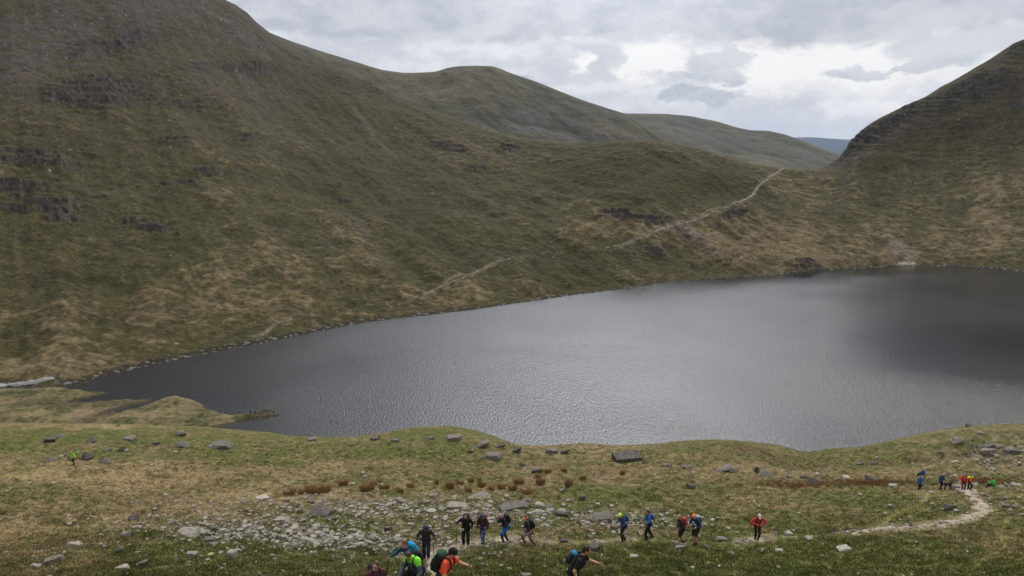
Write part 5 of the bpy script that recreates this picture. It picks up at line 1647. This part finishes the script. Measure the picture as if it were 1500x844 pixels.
# gravel and pitching on the path
pp = dens(np.array(PATH_FG, float), 1.0)
sel = pp[RNG.integers(0, len(pp), 2400)]
sel = sel[sel[:, 2] > RNG.uniform(2.5, 8, len(sel))]
j = RNG.normal(0, .55, (len(sel), 2))
g = fg_hit(sel[:, 0] + j[:, 0] * sel[:, 2], sel[:, 1] + j[:, 1] * np.minimum(sel[:, 2], 4))
dd = project(g)[2]
ss = 1.2 * (4.5 / 1.2) ** (RNG.random(len(g)) ** 2.2)
tag(merge_stones('path_stones', [(p[0], p[1], p[2] + .03, s * d / F, s * d / F * .5) for p, s, d in zip(g, ss, dd)]), 'broken pale stones lying along the worn path', 'stones', kind='stuff')


# ------------------------------------------------------------------ rushes and grass
def blades(n, h, spread, lean_, wid, rg, segs=2):
    a = rg.random(n) * 6.28
    r = spread * np.sqrt(rg.random(n))
    bx, by = r * np.cos(a), r * np.sin(a)
    la_ = a + rg.normal(0, .6, n)
    ln = lean_ * (0.25 + rg.random(n))
    hh = h * rg.uniform(.55, 1.0, n)
    fa_ = rg.random(n) * 3.14
    wx, wy = np.cos(fa_) * wid, np.sin(fa_) * wid
    tx, ty = bx + np.cos(la_) * ln * hh, by + np.sin(la_) * ln * hh
    mx, my = bx + (tx - bx) * .35, by + (ty - by) * .35
    V = np.stack([np.stack([bx - wx, by - wy, bx * 0 - .04], -1), np.stack([bx + wx, by + wy, bx * 0 - .04], -1), np.stack([mx + wx * .8, my + wy * .8, hh * .6], -1), np.stack([mx - wx * .8, my - wy * .8, hh * .6], -1), np.stack([tx, ty, hh], -1)], 1)
    i = np.arange(n)[:, None] * 5
    T_ = np.concatenate([i + [[0, 1, 2]], i + [[0, 2, 3]], i + [[3, 2, 4]]])
    return V.reshape(-1, 3), T_


def rush_mat(name, c1, c2):
    m = bpy.data.materials.new(name)
    m.use_nodes = True
    t = NT(m.node_tree)
    b = t.n['Principled BSDF']
    co = t.new('ShaderNodeTexCoord').outputs['Object']
    n = t.noise(co, 9, 3, .6)
    t.put(b.inputs['Base Color'], t.mix(t.rng(n, .35, .65), c1, c2))
    b.inputs['Roughness'].default_value = .9
    b.inputs['Specular IOR Level'].default_value = .1
    return m


M_RUSH = rush_mat('russet_rush', (0.17, 0.088, 0.038), (0.29, 0.175, 0.08))
RUSH = []
for i in range(4):
    rg = np.random.default_rng(50 + i)
    V, T_ = blades(300, .72, .42, .85, .010, rg)
    RUSH.append(mesh_np('rush_tuft', V * (1, 1, 1), T_, M_RUSH, False))
RT_ = [(466, 724, 34), (424, 726, 22), (441, 725, 12), (503, 711, 18), (538, 719, 22), (548, 711, 12), (563, 717, 16), (601, 714, 12), (659, 715, 15), (686, 721, 17), (674, 710, 12), (690, 708, 12), (702, 706, 10), (720, 720, 17), (734, 717, 18), (751, 719, 15), (760, 709, 15), (773, 725, 20), (792, 711, 20), (803, 693, 10), (826, 692, 14), (833, 714, 20), (854, 703, 12), (912, 696, 8), (788, 701, 10), (705, 714, 14), (640, 709, 9), (586, 722, 10)]
for i, (px, py, w_) in enumerate(RT_):
    g = fg_hit(px, py)[0]
    s = w_ * project(g)[2] / F
    o = obj('rush_tuft', RUSH[i % 4])
    o.location = g
    o.rotation_euler = (0, 0, random.random() * 6)
    o.scale = (s * random.uniform(.7, 1.1), s * random.uniform(.5, .8), (.45 + .5 * s) * random.uniform(.75, 1.15))
    lab = 'russet rush tuft in the loose row above the rubble on the middle slope'
    if i == 0:
        lab = 'widest russet rush tuft, low and broad, at the left of the row'
    tag(o, lab, 'rush tuft', 'russet rush tufts in a row')
# russet bog grass along the shelf at the right is a fringe no one could count
gp = np.concatenate([np.stack([RNG.normal(1275, 36, 150), RNG.normal(709, 2.5, 150)], -1), np.stack([RNG.normal(1440, 26, 80), RNG.normal(706, 2.0, 80)], -1), np.stack([RNG.normal(1170, 30, 70), RNG.normal(712, 2, 70)], -1)])


def tufts(name, px, hgt, nb, spread, wid, mat, seed, colfun=None, leanv=.6):
    g = fg_hit(px[:, 0], px[:, 1])
    U_, V_, d_ = project(g)
    rg = np.random.default_rng(seed)
    lib = [blades(nb, 1.0, 1.0, leanv, 1.0, rg) for _ in range(1)]
    n = len(g)
    rep = nb
    a = rg.random((n, rep)) * 6.28
    r = spread * np.sqrt(rg.random((n, rep))) * rg.uniform(.6, 1.4, (n, 1))
    bx, by = g[:, None, 0] + r * np.cos(a), g[:, None, 1] + r * np.sin(a)
    bz = fg_z(bx, by)
    hh = hgt * rg.uniform(.5, 1.15, (n, rep)) * rg.uniform(.6, 1.4, (n, 1))
    la_ = a + rg.normal(0, .7, (n, rep))
    ln = leanv * rg.uniform(.2, 1.3, (n, rep)) * hh
    fa_ = rg.random((n, rep)) * 3.14
    wd = wid * (0.7 + d_[:, None] / 60)
    wx, wy = np.cos(fa_) * wd, np.sin(fa_) * wd
    tx, ty = bx + np.cos(la_) * ln, by + np.sin(la_) * ln
    mx, my = bx + (tx - bx) * .3, by + (ty - by) * .3
    V = np.stack([np.stack([bx - wx, by - wy, bz - .05], -1), np.stack([bx + wx, by + wy, bz - .05], -1), np.stack([mx + wx * .8, my + wy * .8, bz + hh * .6], -1), np.stack([mx - wx * .8, my - wy * .8, bz + hh * .6], -1), np.stack([tx, ty, bz + hh], -1)], 2)
    N_ = n * rep
    i = np.arange(N_)[:, None] * 5
    T_ = np.concatenate([i + [[0, 1, 2]], i + [[0, 2, 3]], i + [[3, 2, 4]]])
    at = None
    if colfun is not None:
        c = colfun(g[:, 0], g[:, 1], U_, V_) * rg.uniform(.75, 1.35, (n, 1))
        c = np.repeat(c, rep, 0) * rg.uniform(.8, 1.2, (N_, 1))
        at = {'albedo': ('FLOAT_COLOR', rgba(np.repeat(c, 5, 0)))}
    return obj(name, mesh_np(name, V.reshape(-1, 3), T_, mat, False, at))


tag(tufts('bog_grass', gp, .30, 10, .30, .014, M_RUSH, 3), 'russet bog grass fringing the shelf behind the path', 'grass', kind='stuff')
mg = bpy.data.materials.new('tussock_grass')
mg.use_nodes = True
t = NT(mg.node_tree)
b = t.n['Principled BSDF']
t.put(b.inputs['Base Color'], t.new('ShaderNodeAttribute', attribute_name='albedo').outputs[0])
b.inputs['Roughness'].default_value = .9
b.inputs['Specular IOR Level'].default_value = .12


def grass_col(X_, Y_, U_, V_):
    c = fg_albedo(X_, Y_, U_, V_)
    return c * 1.55  # blade colour lifted to offset the blades' own shading


NG = 34000
gx_ = RNG.uniform(-120, 1620, NG)
gy_ = 648 + 230 * RNG.random(NG) ** .85
dpth = seg_dist(gx_, gy_, np.array(PATH_FG)[:, :2])
wpath = np.interp(gx_, np.sort(np.array(PATH_FG)[:, 0]), np.array(PATH_FG)[np.argsort(np.array(PATH_FG)[:, 0]), 2])
keep = dpth > wpath * .8 + 1.5
tag(tufts('grass', np.stack([gx_, gy_], -1)[keep], .12, 11, .22, .010, mg, 4, grass_col), 'tussocky green and straw coloured moor grass over the near slope', 'grass', kind='stuff')
